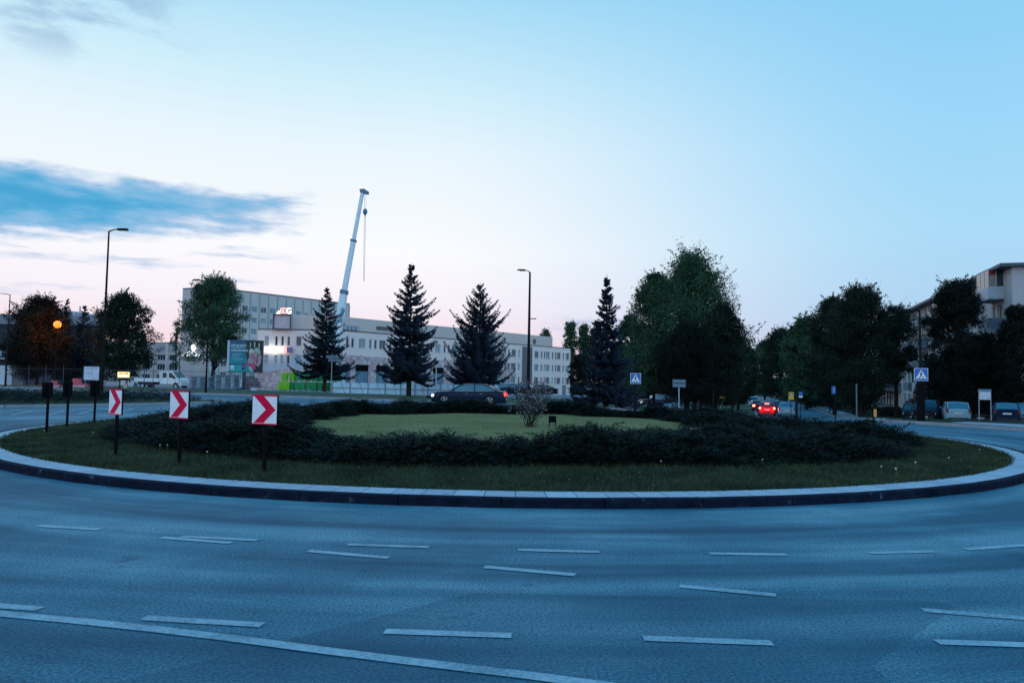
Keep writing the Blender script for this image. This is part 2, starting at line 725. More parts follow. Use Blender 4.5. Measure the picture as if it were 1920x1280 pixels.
def ring_strip(path, w, h, dz0, name, m, closed=True, block=1.0, gap=.012, chip=0.):
    """row of kerb stones along a path: each block a chamfered bar (one object)"""
    b = MB()
    P = [Vector(p[:2]) for p in path]
    if closed:
        P.append(P[0])
    L = [0]
    for i in range(1, len(P)):
        L.append(L[-1] + (P[i] - P[i - 1]).length)

    def at_s(s):
        for i in range(1, len(P)):
            if s <= L[i] + 1e-9:
                return P[i - 1].lerp(P[i], (s - L[i - 1]) / max(L[i] - L[i - 1], 1e-9))
        return P[-1]
    n = max(1, round(L[-1] / block))
    rnd = random.Random(5)
    for i in range(n):
        a = at_s(L[-1] * i / n)
        c = at_s(L[-1] * (i + 1) / n)
        d = (c - a)
        ln = d.length
        if ln < 1e-6:
            continue
        d /= ln
        nn = Vector((-d.y, d.x))
        a2 = a + d * gap / 2
        c2 = c - d * gap / 2
        ch = .015
        jz = rnd.uniform(-.003, .003)
        prof = [(-w / 2, 0), (w / 2, 0), (w / 2, h - ch), (w / 2 - ch, h), (-w / 2 + ch, h), (-w / 2, h - ch)]
        vs = []
        for q in (a2, c2):
            z = terr(q.x, q.y) + dz0
            for u, v in prof:
                vs.append((q.x + nn.x * u, q.y + nn.y * u, z + v + (jz if v > 0 else 0)))
        fs = [(0, 1, 2, 3, 4, 5), (11, 10, 9, 8, 7, 6)] + [(k, 6 + k, 6 + (k + 1) % 6, (k + 1) % 6) for k in range(6)]
        b.mesh(vs, fs)
    return b.build(name, m, kind='structure')


def circle(r, n=128, a0=0., a1=360.):
    return [(CX + r * math.cos(R(a0 + (a1 - a0) * i / n)), CY + r * math.sin(R(a0 + (a1 - a0) * i / n))) for i in range(n)]


# base ground to the horizon
def base_ground():
    b = MB()
    xs = [-2500, -1200, -600, -300, -200] + list(range(-150, 151, 4)) + [200, 300, 600, 1200, 2500]
    ys = [-1500, -600, -200, -80, -40, -20] + list(range(-8, 201, 4)) + [240, 300, 400, 700, 1400, 3500]
    nx = len(xs)
    v = [(x, y, terr(x, y) - .05) for y in ys for x in xs]
    f = [(j * nx + i, j * nx + i + 1, (j + 1) * nx + i + 1, (j + 1) * nx + i) for j in range(len(ys) - 1) for i in range(nx - 1)]
    b.mesh(v, f)
    b.build('ground', mat('earth', (.10, .11, .10), .95, noise=(.3, .8, 1.2)), kind='structure')


base_ground()
road_outline = [(-95, -12), (95, -12), (95, 40), (60, 44), (34, 47), (40, 66), (62, 140), (78, 195), (62, 195), (46, 140), (30, 92), (18, 56), (10, 51),
                (2, 54.5), (-15, 62), (-53, 81), (-95, 101)]
patch('road', road_outline, M_ASPH, 0., 3.0)

# island: kerb stones, paving band, grass
RK = 13.45
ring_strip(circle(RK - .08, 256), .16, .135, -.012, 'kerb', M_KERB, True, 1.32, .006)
pv = MB()
n = 220
for i in range(n):
    a, c = 2 * math.pi * i / n, 2 * math.pi * (i + 1) / n
    for (r0, z0, r1, z1) in ((RK - .155, .121, 12.86, .132),):
        pv.face([(CX + r0 * math.cos(a), CY + r0 * math.sin(a), z0), (CX + r0 * math.cos(c), CY + r0 * math.sin(c), z0),
                 (CX + r1 * math.cos(c), CY + r1 * math.sin(c), z1), (CX + r1 * math.cos(a), CY + r1 * math.sin(a), z1)])
pv.build('paving', M_PAVE, kind='structure')


def island_z(r):
    return .125 + .10 * sst(12.9, 9.5, r)


def island_disc(name, r0, r1, m, rough_edge=0.):
    b = MB()
    rnd = random.Random(3)
    n = 300
    rs = [r0 + (r1 - r0) * i / 6 for i in range(7)]
    v = []
    for i in range(n):
        a = 2 * math.pi * i / n
        e = rnd.uniform(-1, 1) * rough_edge
        for k, r in enumerate(rs):
            rr = r + (e if k == 6 else 0)
            v.append((CX + rr * math.cos(a), CY + rr * math.sin(a), island_z(rr) + (.0 if k == 6 else .012)))
    f = []
    for i in range(n):
        j = (i + 1) % n
        for k in range(6):
            f.append((i * 7 + k, i * 7 + k + 1, j * 7 + k + 1, j * 7 + k))
    b.mesh(v, f)
    b.build(name, m, kind='structure')


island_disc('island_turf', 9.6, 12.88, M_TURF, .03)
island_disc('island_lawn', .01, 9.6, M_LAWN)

# splitter island on the left, verge beyond the far road, verges on the right
SPL = [(-42, 28.5), (-31, 30.3), (-23, 33.7), (-19.4, 39.0), (-17.6, 43.5), (-17.4, 46.3), (-20, 48.6), (-26, 51), (-36, 54.2), (-58, 64), (-70, 66), (-66, 50)]
patch('splitter_verge', SPL, M_VERGE, .12, 2.5, skirt=.16)
ring_strip(SPL, .18, .14, 0., 'splitter_kerb', M_WALK, True, 1.0)

FAR0 = [(-95, 99.0), (-53, 78.5), (-28, 65.6), (-15, 59), (-6, 53.2), (0, 49.6), (6, 47.6), (12, 47.0), (15.5, 49.5), (18.5, 56), (30, 92), (46, 141), (60, 190)]
FARV = FAR0 + [(40, 190), (20, 120), (6, 74), (-4, 70), (-18, 78), (-40, 88), (-95, 112)]
patch('far_verge', FARV, M_VERGE, .12, 3.0, skirt=.16)
ring_strip(FAR0, .16, .15, 0., 'far_kerb', M_WALK, False, 1.5)
# footpath behind the verge, then the building site
path_in = [(-95, 111), (-40, 87.5), (-18, 77.5), (-4, 69.8), (6, 68.0), (14, 71)]
path_out = [(15, 73.2), (6, 70.4), (-3.6, 72.4), (-17.4, 80.6), (-39.6, 91), (-95, 115)]
patch('footpath', path_in + path_out, M_WALK, .145, 3.0)
patch('building_site_ground', [(-150, 125), (-95, 114.5), (-39.6, 90.5), (-17.4, 80), (-3.6, 72), (4, 71), (14, 84), (40, 180), (40, 210), (-150, 210)],
      M_SITE, .06, 5.0)
# right hand side: pavement with grass strips
RV = [(60, 14), (45, 17), (30, 17.5), (24, 19.5), (20.8, 27), (19, 33), (17.6, 37.2), (20.4, 41), (24, 48), (31, 70), (45, 112), (62, 165), (72, 195), (120, 195), (120, 14)]
patch('street_side_turf', RV, M_TURF, .11, 3.0, skirt=.16)
patch('pavement', [(26, 19.5), (60, 17.5), (60, 23), (31, 25), (24, 30), (21.4, 35.2), (19.6, 33.6), (21.2, 27), (24, 21)], M_WALK, .125, 2.0)
patch('street_footpath', [(21.0, 40.5), (23.4, 41), (27, 48.5), (33.5, 70), (47.5, 112), (45.6, 112.6), (31.4, 70), (24.6, 48.5)], M_WALK, .125, 2.0)
ring_strip(RV[:11], .16, .15, -.02, 'street_kerb', M_WALK, False, 1.4)
patch('street_verge', [(23.6, 30.6), (31, 26), (60, 24), (60, 28.5), (33, 30), (25.5, 34)], M_VERGE, .135, 2.0, skirt=.03)
patch('corner_verge', [(20, 37.6), (22.6, 36.4), (27, 42), (34, 56), (36, 66), (30, 60)], M_TURF, .135, 2.0, skirt=.03)
patch('courtyard', [(31, 47), (40, 40), (70, 42), (75, 66), (60, 78), (40, 70), (34, 56)], mat('yard_asphalt', (.03, .045, .06), .9), .125, 3.0)

# painted lines: dashes measured on the carriageway
DASH = [((72, 986), (187, 993)), ((303, 1008), (434, 1018)), ((340, 1006), (483, 1013)), ((578, 1033), (728, 1046)), ((652, 1021), (804, 1026)),
        ((971, 1031), (1124, 1035)), ((908, 1063), (1079, 1078)), ((1330, 1038), (1474, 1040)), ((1274, 1099), (1455, 1116)),
        ((1628, 1037), (1752, 1034)), ((1810, 1030), (1930, 1022)), ((1730, 1144), (1935, 1161)), ((268, 1159), (492, 1172)),
        ((721, 1184), (959, 1192)), ((1206, 1197), (1448, 1206)), ((1756, 1204), (1970, 1211)), ((-60, 1132), (75, 1142)),
        ((20, 778), (62, 770)), ((86, 779), (120, 770)), ((146, 776), (176, 768)), ((222, 774), (250, 766)), ((1411, 771), (1416, 758))]


def paint():
    b = MB()
    for p, q in DASH:
        a, c = gnd(*p), gnd(*q)
        d = (c - a)
        d.z = 0
        d.normalize()
        nn = Vector((-d.y, d.x, 0)) * .048
        k = 8
        for i in range(k):
            s, e = a.lerp(c, i / k), a.lerp(c, (i + 1) / k)
            qs = [s - nn, e - nn, e + nn, s + nn]
            b.face([(v.x, v.y, terr(v.x, v.y) + .006) for v in qs])
    pts = [(-120, 1139), (0, 1151), (150, 1165), (300, 1181), (450, 1199), (600, 1219), (750, 1238), (850, 1250), (1000, 1268), (1100, 1281), (1300, 1310)]
    W = [gnd(*p) for p in pts]
    for i in range(len(W) - 1):
        a, c = W[i], W[i + 1]
        d0 = (W[min(i + 1, len(W) - 1)] - W[max(i - 1, 0)]).normalized()
        d1 = (W[min(i + 2, len(W) - 1)] - W[i]).normalized()
        n0 = Vector((-d0.y, d0.x, 0)) * .052
        n1 = Vector((-d1.y, d1.x, 0)) * .052
        b.face([(v.x, v.y, .006) for v in (a - n0, c - n1, c + n1, a + n0)])
    b.build('road_markings', M_MARK, kind='structure')


paint()


# ------------------------------------------------------------------ ground plants
def grass_blades(name, n, rfun, z, hmin, hmax, m, seed, label):
    rng = np.random.default_rng(seed)
    th = rng.uniform(0, 2 * np.pi, n)
    r = rfun(rng, n, th)
    x = CX + r * np.cos(th)
    y = CY + r * np.sin(th)
    zz = np.array([island_z(q) for q in r]) + .005
    h = rng.uniform(hmin, hmax, n)
    a = rng.uniform(0, 2 * np.pi, n)
    w = rng.uniform(.004, .009, n)
    lean = rng.normal(0, .45, (n, 2)) * h[:, None]
    V = np.empty((n, 3, 3), dtype=np.float32)
    V[:, 0] = np.stack([x - w * np.cos(a), y - w * np.sin(a), zz], 1)
    V[:, 1] = np.stack([x + w * np.cos(a), y + w * np.sin(a), zz], 1)
    V[:, 2] = np.stack([x + lean[:, 0], y + lean[:, 1], zz + h], 1)
    link(name, np_mesh(name, V.reshape(-1, 3), 3, m), label=label, cat='grass', kind='stuff')


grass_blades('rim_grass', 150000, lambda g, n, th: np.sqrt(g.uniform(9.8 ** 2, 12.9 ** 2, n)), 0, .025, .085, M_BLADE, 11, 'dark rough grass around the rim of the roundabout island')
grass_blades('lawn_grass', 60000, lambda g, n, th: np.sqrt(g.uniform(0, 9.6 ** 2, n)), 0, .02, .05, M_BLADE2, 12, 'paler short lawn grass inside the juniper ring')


def vnoise(x, y, s, seed):
    """smooth value noise, vectorised"""
    x = np.asarray(x) / s
    y = np.asarray(y) / s
    xi = np.floor(x).astype(int)
    yi = np.floor(y).astype(int)
    fx = x - xi
    fy = y - yi
    fx = fx * fx * (3 - 2 * fx)
    fy = fy * fy * (3 - 2 * fy)

    def h(i, j):
        q = np.sin(i * 127.1 + j * 311.7 + seed * 74.7) * 43758.5453
        return q - np.floor(q)
    return (h(xi, yi) * (1 - fx) + h(xi + 1, yi) * fx) * (1 - fy) + (h(xi, yi + 1) * (1 - fx) + h(xi + 1, yi + 1) * fx) * fy


def sprays(x, y, z, head, up, ln, rng, k=9):
    """feathery juniper tips: curved axis with side twigs, as thin leaf quads"""
    n = len(x)
    out = []
    hx, hy = np.cos(head), np.sin(head)
    P0 = np.stack([x, y, z], 1)
    for i in range(k):
        s = (i + rng.uniform(.2, 1, n)) / k
        pos = P0 + np.stack([hx * ln * s, hy * ln * s, ln * (up * s - .25 * s * s)], 1)
        side = np.where(rng.uniform(size=n) < .5, -1., 1.)
        tl = ln * .22 * (1.15 - s) + .02
        tv = np.stack([hx * .8 - side * hy * .75, hy * .8 + side * hx * .75, up * .5 + rng.normal(0, .35, n)], 1)
        tv /= np.linalg.norm(tv, axis=1, keepdims=True)
        D = tv * tl[:, None]
        up_v = np.stack([rng.normal(0, .5, n), rng.normal(0, .5, n), np.ones(n)], 1)
        W = np.cross(D, up_v)
        W /= np.linalg.norm(W, axis=1, keepdims=True) + 1e-9
        W *= (.006 + .05 * tl)[:, None]
        out.append(diamonds(pos + D, D, W, rng))
    return np.concatenate(out)


def juniper_ring():
    rng = np.random.default_rng(21)

    def rin(th):
        s = np.sin(th)
        c = np.cos(th)
        return 5.9 + 2.6 * s * s + .35 * s + (vnoise(th * 6 + 50, th * 0, 1., 3) - .5) * 1.6 + .45 * np.maximum(0, -c) + .65 * np.maximum(0, c)

    def rout(th):
        return 10.55 + (vnoise(th * 7 + 90, th * 0, 1., 5) - .5) * .7 + .25 * np.maximum(0, np.cos(th))

    def hgt(x, y):
        dx, dy = x - CX, y - CY
        r = np.hypot(dx, dy)
        th = np.arctan2(dy, dx)
        a, b = rin(th), rout(th)
        t = np.clip((r - a) / (b - a), 0, 1)
        prof = np.clip(1 - np.abs(2 * t - 1) ** 3.2, 0, 1) ** .45
        c, s = np.cos(th), np.sin(th)
        H = .37 + .14 * np.maximum(0, -c) ** 2 + .02 * np.maximum(0, c) ** 2 + .01 * np.maximum(0, s)
        H = H + (vnoise(x, y, 1.5, 7) - .5) * .56 + (vnoise(x, y, .55, 9) - .5) * .22
        return np.maximum(H, .2) * prof, t
    # underbody
    b = MB()
    na, nr = 420, 14
    th = np.linspace(-np.pi, np.pi, na, endpoint=False)
    A, B = rin(th) + .12, rout(th) - .14
    v = []
    for i in range(na):
        for k in range(nr):
            r = A[i] + (B[i] - A[i]) * k / (nr - 1)
            x, y = CX + r * math.cos(th[i]), CY + r * math.sin(th[i])
            h, _ = hgt(np.array([x]), np.array([y]))
            h = max(0., float(h[0]) - .13) if 0 < k < nr - 1 else 0.
            v.append((x, y, island_z(r) + h - .02 * (k in (0, nr - 1))))
    f = []
    for i in range(na):
        j = (i + 1) % na
        for k in range(nr - 1):
            f.append((i * nr + k, i * nr + k + 1, j * nr + k + 1, j * nr + k))
    b.mesh(v, f)
    # sprays over the whole ring
    n = 30000
    t0 = rng.uniform(-np.pi, np.pi, n)
    A, B = rin(t0), rout(t0)
    q = rng.uniform(0, 1, n)
    q = np.where(rng.uniform(size=n) < .22, np.where(rng.uniform(size=n) < .6, rng.uniform(.93, 1.0, n), rng.uniform(0, .07, n)), q)
    r = A + (B - A) * q
    x, y = CX + r * np.cos(t0), CY + r * np.sin(t0)
    h, t = hgt(x, y)
    z = np.array([island_z(k) for k in r]) + h * rng.uniform(.55, .98, n) - .08
    z = np.maximum(z, .16)
    outward = np.where(t > .5, t0, t0 + np.pi)
    edge = np.abs(2 * t - 1)
    head = np.where(rng.uniform(size=n) < .35 + .5 * edge, outward + rng.normal(0, .7, n), rng.uniform(0, 2 * np.pi, n))
    up = rng.uniform(.1, .75, n) * (1 - .4 * edge)
    ln = rng.uniform(.18, .46, n)
    V = sprays(x, y, z, head, up, ln, rng, 11)
    # loose long arms that break the outline
    m = 900
    t1 = rng.uniform(-np.pi, np.pi, m)
    A, B = rin(t1), rout(t1)
    r = A + (B - A) * rng.uniform(.1, .95, m)
    x, y = CX + r * np.cos(t1), CY + r * np.sin(t1)
    h, t = hgt(x, y)
    z = np.array([island_z(k) for k in r]) + h - .1
    V2 = sprays(x, y, z, rng.uniform(0, 6.28, m), rng.uniform(.2, .7, m), rng.uniform(.3, .5, m), rng, 26)
    V = np.concatenate([V, V2])
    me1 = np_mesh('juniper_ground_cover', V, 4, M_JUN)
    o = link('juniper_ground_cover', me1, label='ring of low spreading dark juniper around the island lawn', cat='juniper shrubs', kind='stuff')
    b.build('underbody', M_JUNBODY, o, True)  # dark shell added under the sprays, blocks the view through


juniper_ring()


def juniper_bed(name, pts, h, seed, label, dens=55, base=.12):
    """bed filling polygon"""
    rng = np.random.default_rng(seed)
    P = np.array(pts)
    x0, y0 = P.min(0)
    x1, y1 = P.max(0)
    n = int((x1 - x0) * (y1 - y0) * dens)
    x = rng.uniform(x0, x1, n)
    y = rng.uniform(y0, y1, n)
    ins = np.zeros(n, bool)
    dist = np.full(n, 1e9)
    j = len(P) - 1
    for i in range(len(P)):
        xi, yi, xj, yj = P[i][0], P[i][1], P[j][0], P[j][1]
        c = ((yi > y) != (yj > y)) & (x < (xj - xi) * (y - yi) / (yj - yi + 1e-12) + xi)
        ins ^= c
        L2 = (xj - xi) ** 2 + (yj - yi) ** 2
        t = np.clip(((x - xi) * (xj - xi) + (y - yi) * (yj - yi)) / L2, 0, 1)
        dist = np.minimum(dist, np.hypot(x - xi - t * (xj - xi), y - yi - t * (yj - yi)))
        j = i
    x, y, dist = x[ins], y[ins], dist[ins]
    n = len(x)
    H = (h + (vnoise(x, y, 1.6, seed) - .5) * .4 * h + (vnoise(x, y, .6, seed + 2) - .5) * .25 * h) * np.clip(dist / .5, 0.15, 1) ** .5
    z = base + np.array([terr(a, c) for a, c in zip(x, y)]) + H * rng.uniform(.15, .95, n) - .05
    V = sprays(x, y, z, rng.uniform(0, 6.28, n), rng.uniform(.1, .8, n), rng.uniform(.3, .6, n), rng, 8)
    return link(name, np_mesh(name, V, 4, M_JUN), label=label, cat='juniper shrubs', kind='stuff')


juniper_bed('splitter_juniper', [(-44, 29.6), (-31, 31.2), (-23.8, 34.6), (-20.4, 39.4), (-18.6, 43.6), (-18.8, 45.6), (-24, 45.5), (-30, 40), (-40, 36.5), (-48, 34)],
            .55, 31, 'low dark juniper bed covering the traffic island on the left')


# ------------------------------------------------------------------ trees
def spruce(label, px, Y, topy, hw, seed, m=None, bare=.12, group='spruces around the junction', dens=1., name='spruce_tree', ex=.72, eb=0., ragged=.25):
    m = m or M_SPR
    base = foot(px, Y)
    H = at(px, topy, Y).z - base.z
    W = hw / F * Y * 1.14
    rng = np.random.default_rng(seed)
    t = thing(name, label, 'tree', base, 0, group)
    tr = MB()
    tr.tube([(0, 0, -.2), (.02, 0, H * .3), (0, .02, H * .7), (0, 0, H * .99)], [H * .016 + .05, H * .012 + .03, .06, .01], 8)
    tr.build('trunk', M_BARK, t)
    sc = Y / 746.            # metres per rendered pixel
    C, D, Wd = [], [], []
    z = H * bare
    step = max(.26, .034 * H)
    br = MB()
    while z < H * .985:
        f = (z - H * bare) / (H * (1 - bare))
        L0 = W * ((1 - f) ** (ex + .45 * max(0, f - .55))) * (.80 + .20 * min(1, f * 5 + .4)) * rng.uniform(.86, 1.08)
        nb = int(5 + 8 * (1 - f))
        a0 = rng.uniform(0, 6.28)
        for i in range(nb):
            a = a0 + 6.283 * i / nb + rng.normal(0, .25)
            L = L0 * rng.uniform(.58, 1.14) * (1 + ragged * math.sin(a * 2 + seed + z * .9) * math.sin(z * 1.7 + seed)) + .07
            zz = z + rng.normal(0, step * .3)
            e0 = -.18 + eb + (.75 - eb * .5) * f + rng.normal(0, .09)            # leaves drooping low down, rising near the top
            sag = .28 * (1 - f)
            ns = max(3, int(L / max(.14, sc * 1.6)))
            ca, sa = math.cos(a), math.sin(a)
            for j in range(ns + 1):
                s = (j + .5) / (ns + 1)
                p = np.array([ca * L * s, sa * L * s, zz + L * (e0 * s - sag * s * (1 - s) * 1.6 + .16 * s ** 4)])
                if s < .12:
                    continue
                tl = (.24 * L * (1 - s) + .13) * rng.uniform(.7, 1.2)
                for sd in (-1, 1):
                    for q in range(3):
                        ang = a + sd * rng.uniform(.5, 1.1)
                        dv = np.array([math.cos(ang), math.sin(ang), rng.uniform(-.55, .1)])
                        D.append(dv * tl * .5)
                        C.append(p + dv * tl * .5 + rng.normal(0, .03, 3))
                        Wd.append(np.array([-math.sin(ang) * .3, math.cos(ang) * .3, rng.uniform(.5, 1)]) * (.055 + .13 * tl * .5))
                # shoot on the axis
                dv = np.array([ca, sa, e0 + rng.normal(0, .2)])
                D.append(dv * .14)
                C.append(p + np.array([0, 0, .02]))
                Wd.append(np.array([-sa * .5, ca * .5, .6]) * .07)
            tip = np.array([ca * L, sa * L, zz + L * (e0 + .16)])
            if rng.uniform() < .5:
                br.cyl((0, 0, zz), tuple(tip * np.array([.8, .8, 1]) + np.array([0, 0, 0]) - np.array([0, 0, .1 * L * (1 - f)])), .03, .01, 4, False)
            D.append(np.array([ca, sa, .25]) * .16)
            C.append(tip)
            Wd.append(np.array([-sa * .3, ca * .3, .8]) * .05)
        z += step * rng.uniform(.8, 1.2)
    for k in range(14):
        q = rng.uniform(0, 6.28)
        C.append(np.array([0, 0, H - .05 * k]))
        D.append(np.array([math.cos(q) * .05, math.sin(q) * .05, .1]))
        Wd.append(np.array([0, 0, .05]))
    V = diamonds(np.array(C), np.array(D), np.array(Wd), rng)
    cr = link('crown', np_mesh('crown', V, 4, m), t)
    br.build('branch', M_BARK, t)
    return t


def leafy(label, px, Y, topy, hw, seed, m=None, group=None, cb=.16, prof=None, dens=1., trunk=True, lean=0., name='deciduous_tree', leafsize=1.0, ncl=None, trunkr=None, multi=1, wisps=5):
    m = m or M_LEAF
    base = foot(px, Y)
    H = at(px, topy, Y).z - base.z
    W = hw / F * Y * 1.12
    rng = np.random.default_rng(seed)
    t = thing(name, label, 'tree', base, 0, group)
    if prof is None:
        def prof(f):
            return math.sin(math.pi * min(.97, f * .80 + .17)) ** .62
    ncl = ncl or int(230 * dens)
    cl = []
    for i in range(ncl):
        f = rng.uniform(0, 1) ** .85
        a = rng.uniform(0, 6.283)
        rr = W * prof(f) * (rng.uniform(.05, 1) ** .5) * rng.uniform(.74, 1.0)
        cz = H * cb + (H * (1 - cb)) * f * .97
        cl.append((rr * math.cos(a) + lean * f, rr * math.sin(a), cz))
    cl.append((lean, 0, H * .975))
    nmain = len(cl)
    for i in range(wisps):               # loose leading shoots above the crown
        f = rng.uniform(.72, 1.0)
        a = rng.uniform(0, 6.283)
        rr = W * prof(min(f, .97)) * rng.uniform(.5, 1.05)
        hgt = H * rng.uniform(.02, .06)
        for j in range(4):
            cl.append((rr * math.cos(a) * (1 + .04 * j), rr * math.sin(a) * (1 + .04 * j), min(H * (cb + (1 - cb) * f * .96) + hgt * j * .5, H * 1.01)))
    # limbs
    tb = MB()
    r0 = trunkr or (.012 * H + .07)
    roots = [(0., 0.)] if multi == 1 else [(rng.uniform(-.7, .7), rng.uniform(-.5, .5)) for _ in range(multi)]
    for (ox, oy) in roots:
        k = 1 if multi == 1 else .6
        tb.tube([(ox, oy, -.3), (ox * 1.2 + rng.normal(0, .08), oy * 1.2, H * .22), (ox * 1.4 + lean * .4, oy, H * .5), (ox + lean * .8, oy, H * .82)],
                [r0 * 1.15 * k, r0 * .85 * k, r0 * .5 * k, .02], 8)
    tb.build('trunk', M_BARK, t)
    lb = MB()
    for i in list(range(0, nmain, 2)) + list(range(nmain + 3, len(cl), 4)):
        c = Vector(cl[i])
        ox, oy = roots[i % len(roots)]
        hz = max(H * .16, c.z - (.35 + .35 * rng.uniform()) * math.hypot(c.x, c.y) - H * .08)
        hz = min(hz, H * .78)
        s = Vector((ox + lean * hz / H * .8, oy, hz))
        mid = s.lerp(c, .5) + Vector((0, 0, .12 * (c - s).length))
        lb.tube([s, mid, c], [.05 + .008 * H * .6, .04, .012], 5)
    lb.build('limb', M_BARK, t)
    # leaves
    sc = Y / 746.
    ls = max(.075, sc * 1.25) * leafsize
    rc = max(.30, .23 * W, .045 * H)
    area = math.pi * W * H * (1 - cb) * .5
    N = int(17.0 * dens * area / (ls * ls * .9))
    N = min(N, 110000)
    per = N // len(cl) + 1
    C = []
    for ci, c in enumerate(cl):
        wsp = ci >= nmain
        k = int(per * rng.uniform(.6, 1.4) * (.10 if wsp else 1))
        o = rvec(rng, k) * (rc * (.42 if wsp else rng.uniform(.55, 1.45))) * (rng.uniform(0, 1, (k, 1)) ** .45)
        o[:, 2] *= .72
        C.append(np.array(c) + o)
        # a few stray shoots
        k2 = max(3, k // 10)
        dv = rvec(rng, 1)[0]
        dv[2] = abs(dv[2]) * .8 + .2
        s = rng.uniform(.6, 1.55, (k2, 1))
        C.append(np.array(c) + dv * rc * s + rng.normal(0, ls * .45, (k2, 3)))
    C = np.concatenate(C)
    C[:, 2] = np.maximum(C[:, 2], H * cb * .75)
    n = len(C)
    D = rvec(rng, n)
    W1 = np.cross(D, rvec(rng, n))
    W1 /= np.linalg.norm(W1, axis=1, keepdims=True) + 1e-9
    sz = rng.uniform(.6, 1.25, (n, 1)) * ls
    V = diamonds(C, D * sz * .62, W1 * sz * .42, rng)
    link('crown', np_mesh('crown', V, 4, m), t)
    return t


# spruces
spruce('tall dark spruce left of the crane boom behind the red chevron signs', 608, 82, 537, 52, 101, bare=.20, ex=.95, ragged=.35)
spruce('tallest full spruce standing before the pale site fence', 766, 67, 494, 61, 102, M_SPR2, bare=.17, ex=.78)
spruce('spruce just behind the dark saloon with upswept top branches', 897, 78, 530, 62, 103, M_SPR2, bare=.14, ex=.70, eb=.28, ragged=.3)
spruce('narrow topped blue spruce on the lawn beside the pedestrian crossing sign', 1136, 48.7, 517, 56, 104, M_SPR2, bare=.10, ex=1.15, eb=-.08, ragged=.4)
spruce('small spruce with a thin spire left of the round tree', 118, 112, 560, 24, 105)
spruce('small bushy spruce between the round tree and the far left tree', 152, 110, 572, 36, 106)

G_L = 'broadleaf trees on the left side of the junction'
leafy('wide dark tree with the orange lamp glowing in its crown', 68, 101, 558, 58, 201, M_LEAFK, G_L, cb=.1)
leafy('round topped dark tree behind the tall lamp post', 226, 98, 553, 56, 202, M_LEAF, G_L, cb=.1)
leafy('round green tree in front of the tall hospital block', 398, 92, 521, 61, 203, M_LEAFB, G_L, cb=.27, dens=.85)
leafy('thin sparse tree beyond the van roof', 327, 190, 603, 12, 204, M_LEAFB, G_L, cb=.3, dens=.25)


def peak(f):
    return (1 - f) ** .80 * 1.22 + .05 if f > .35 else .78 + .18 * f / .35


G_R = 'broadleaf trees left of the street'
leafy('tallest tree with a loose feathery top left of the street', 1297, 62, 482, 112, 211, M_LEAFB, G_R, cb=.17, prof=peak, dens=1.25, multi=3, leafsize=1.12, wisps=22)
leafy('dark bushy tree at the right of the tall feathery tree', 1350, 58, 572, 48, 212, M_LEAF, G_R, cb=.12, multi=2)
leafy('green tree at the left of the tall feathery tree', 1226, 64, 512, 48, 213, M_LEAFB, G_R, cb=.13, multi=2)
leafy('dark low tree under the tall feathery tree', 1290, 56, 610, 66, 214, M_LEAFK, G_R, cb=.14, multi=3)
leafy('loose green tree between blue spruce and big tree group', 1183, 80, 590, 34, 215, M_LEAFB, G_R, cb=.12, dens=.8)
leafy('small dark tree at the left kerb of the street mouth', 1384, 92, 632, 26, 216, M_LEAF, G_R, cb=.12)
leafy('far small tree where the left row meets the street', 1403, 140, 650, 18, 217, M_LEAF, G_R, cb=.1)

G_A = 'avenue trees along the right side of the street'
leafy('tall avenue tree with a ragged top beside the flats', 1614, 72, 540, 63, 221, M_LEAF, G_A, cb=.13, dens=1.1, wisps=14)
leafy('avenue tree next left of the ragged topped one', 1565, 82, 560, 54, 222, M_LEAF, G_A, cb=.12)
leafy('middle avenue tree above the yellow crossing sign', 1512, 102, 596, 50, 223, M_LEAFB, G_A, cb=.12)
leafy('lower avenue tree behind the parked silver car', 1466, 128, 618, 42, 224, M_LEAF, G_A, cb=.1)
leafy('farthest avenue tree above the red car', 1434, 165, 640, 30, 225, M_LEAFB, G_A, cb=.1)
leafy('loose crowned tree hiding the end of the flats', 1680, 72, 574, 42, 226, M_LEAF, G_A, cb=.42, dens=.7)

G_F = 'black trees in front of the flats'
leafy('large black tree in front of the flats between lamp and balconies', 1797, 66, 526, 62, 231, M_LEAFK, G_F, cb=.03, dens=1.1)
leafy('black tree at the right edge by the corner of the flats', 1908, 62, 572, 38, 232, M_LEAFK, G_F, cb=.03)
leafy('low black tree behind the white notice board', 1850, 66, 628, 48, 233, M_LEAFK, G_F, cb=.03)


def poplar_p(f):
    return .75 + .25 * math.sin(math.pi * min(.95, f + .1)) if f < .85 else .55


G_P = 'distant poplars behind the long building'
leafy('distant poplar just right of the long building', 1068, 235, 603, 13, 241, M_LEAFB, G_P, cb=.1, prof=poplar_p)
leafy('distant low clump over the roof end of the long building', 1022, 250, 617, 15, 242, M_LEAFB, G_P, cb=.1, dens=.7)
leafy('distant poplar left of the blue spruce', 1093, 240, 607, 12, 243, M_LEAFB, G_P, cb=.1, prof=poplar_p)
leafy('distant dark poplar behind the blue spruce', 1115, 230, 612, 14, 244, M_LEAF, G_P, cb=.1, prof=poplar_p)
G_B = 'background trees closing the view'
BG = [(1085, 150, 668, 22, 'left of the blue spruce trunk'), (1160, 120, 640, 30, 'right behind the blue spruce'), (1205, 130, 636, 30, 'behind the crossing sign pole'),
      (1255, 125, 630, 34, 'behind the grey sign back'), (1318, 130, 640, 36, 'behind the big tree group'), (1368, 150, 650, 26, 'near the street mouth'),
      (1540, 150, 650, 40, 'behind the middle avenue trees'), (1600, 140, 640, 44, 'behind the ragged avenue tree'), (1412, 230, 668, 16, 'at the very end of the street')]
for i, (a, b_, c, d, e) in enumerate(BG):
    leafy('dark background tree ' + e, a, b_, c, d, 260 + i, M_LEAFK, G_B, cb=.04, dens=.8)



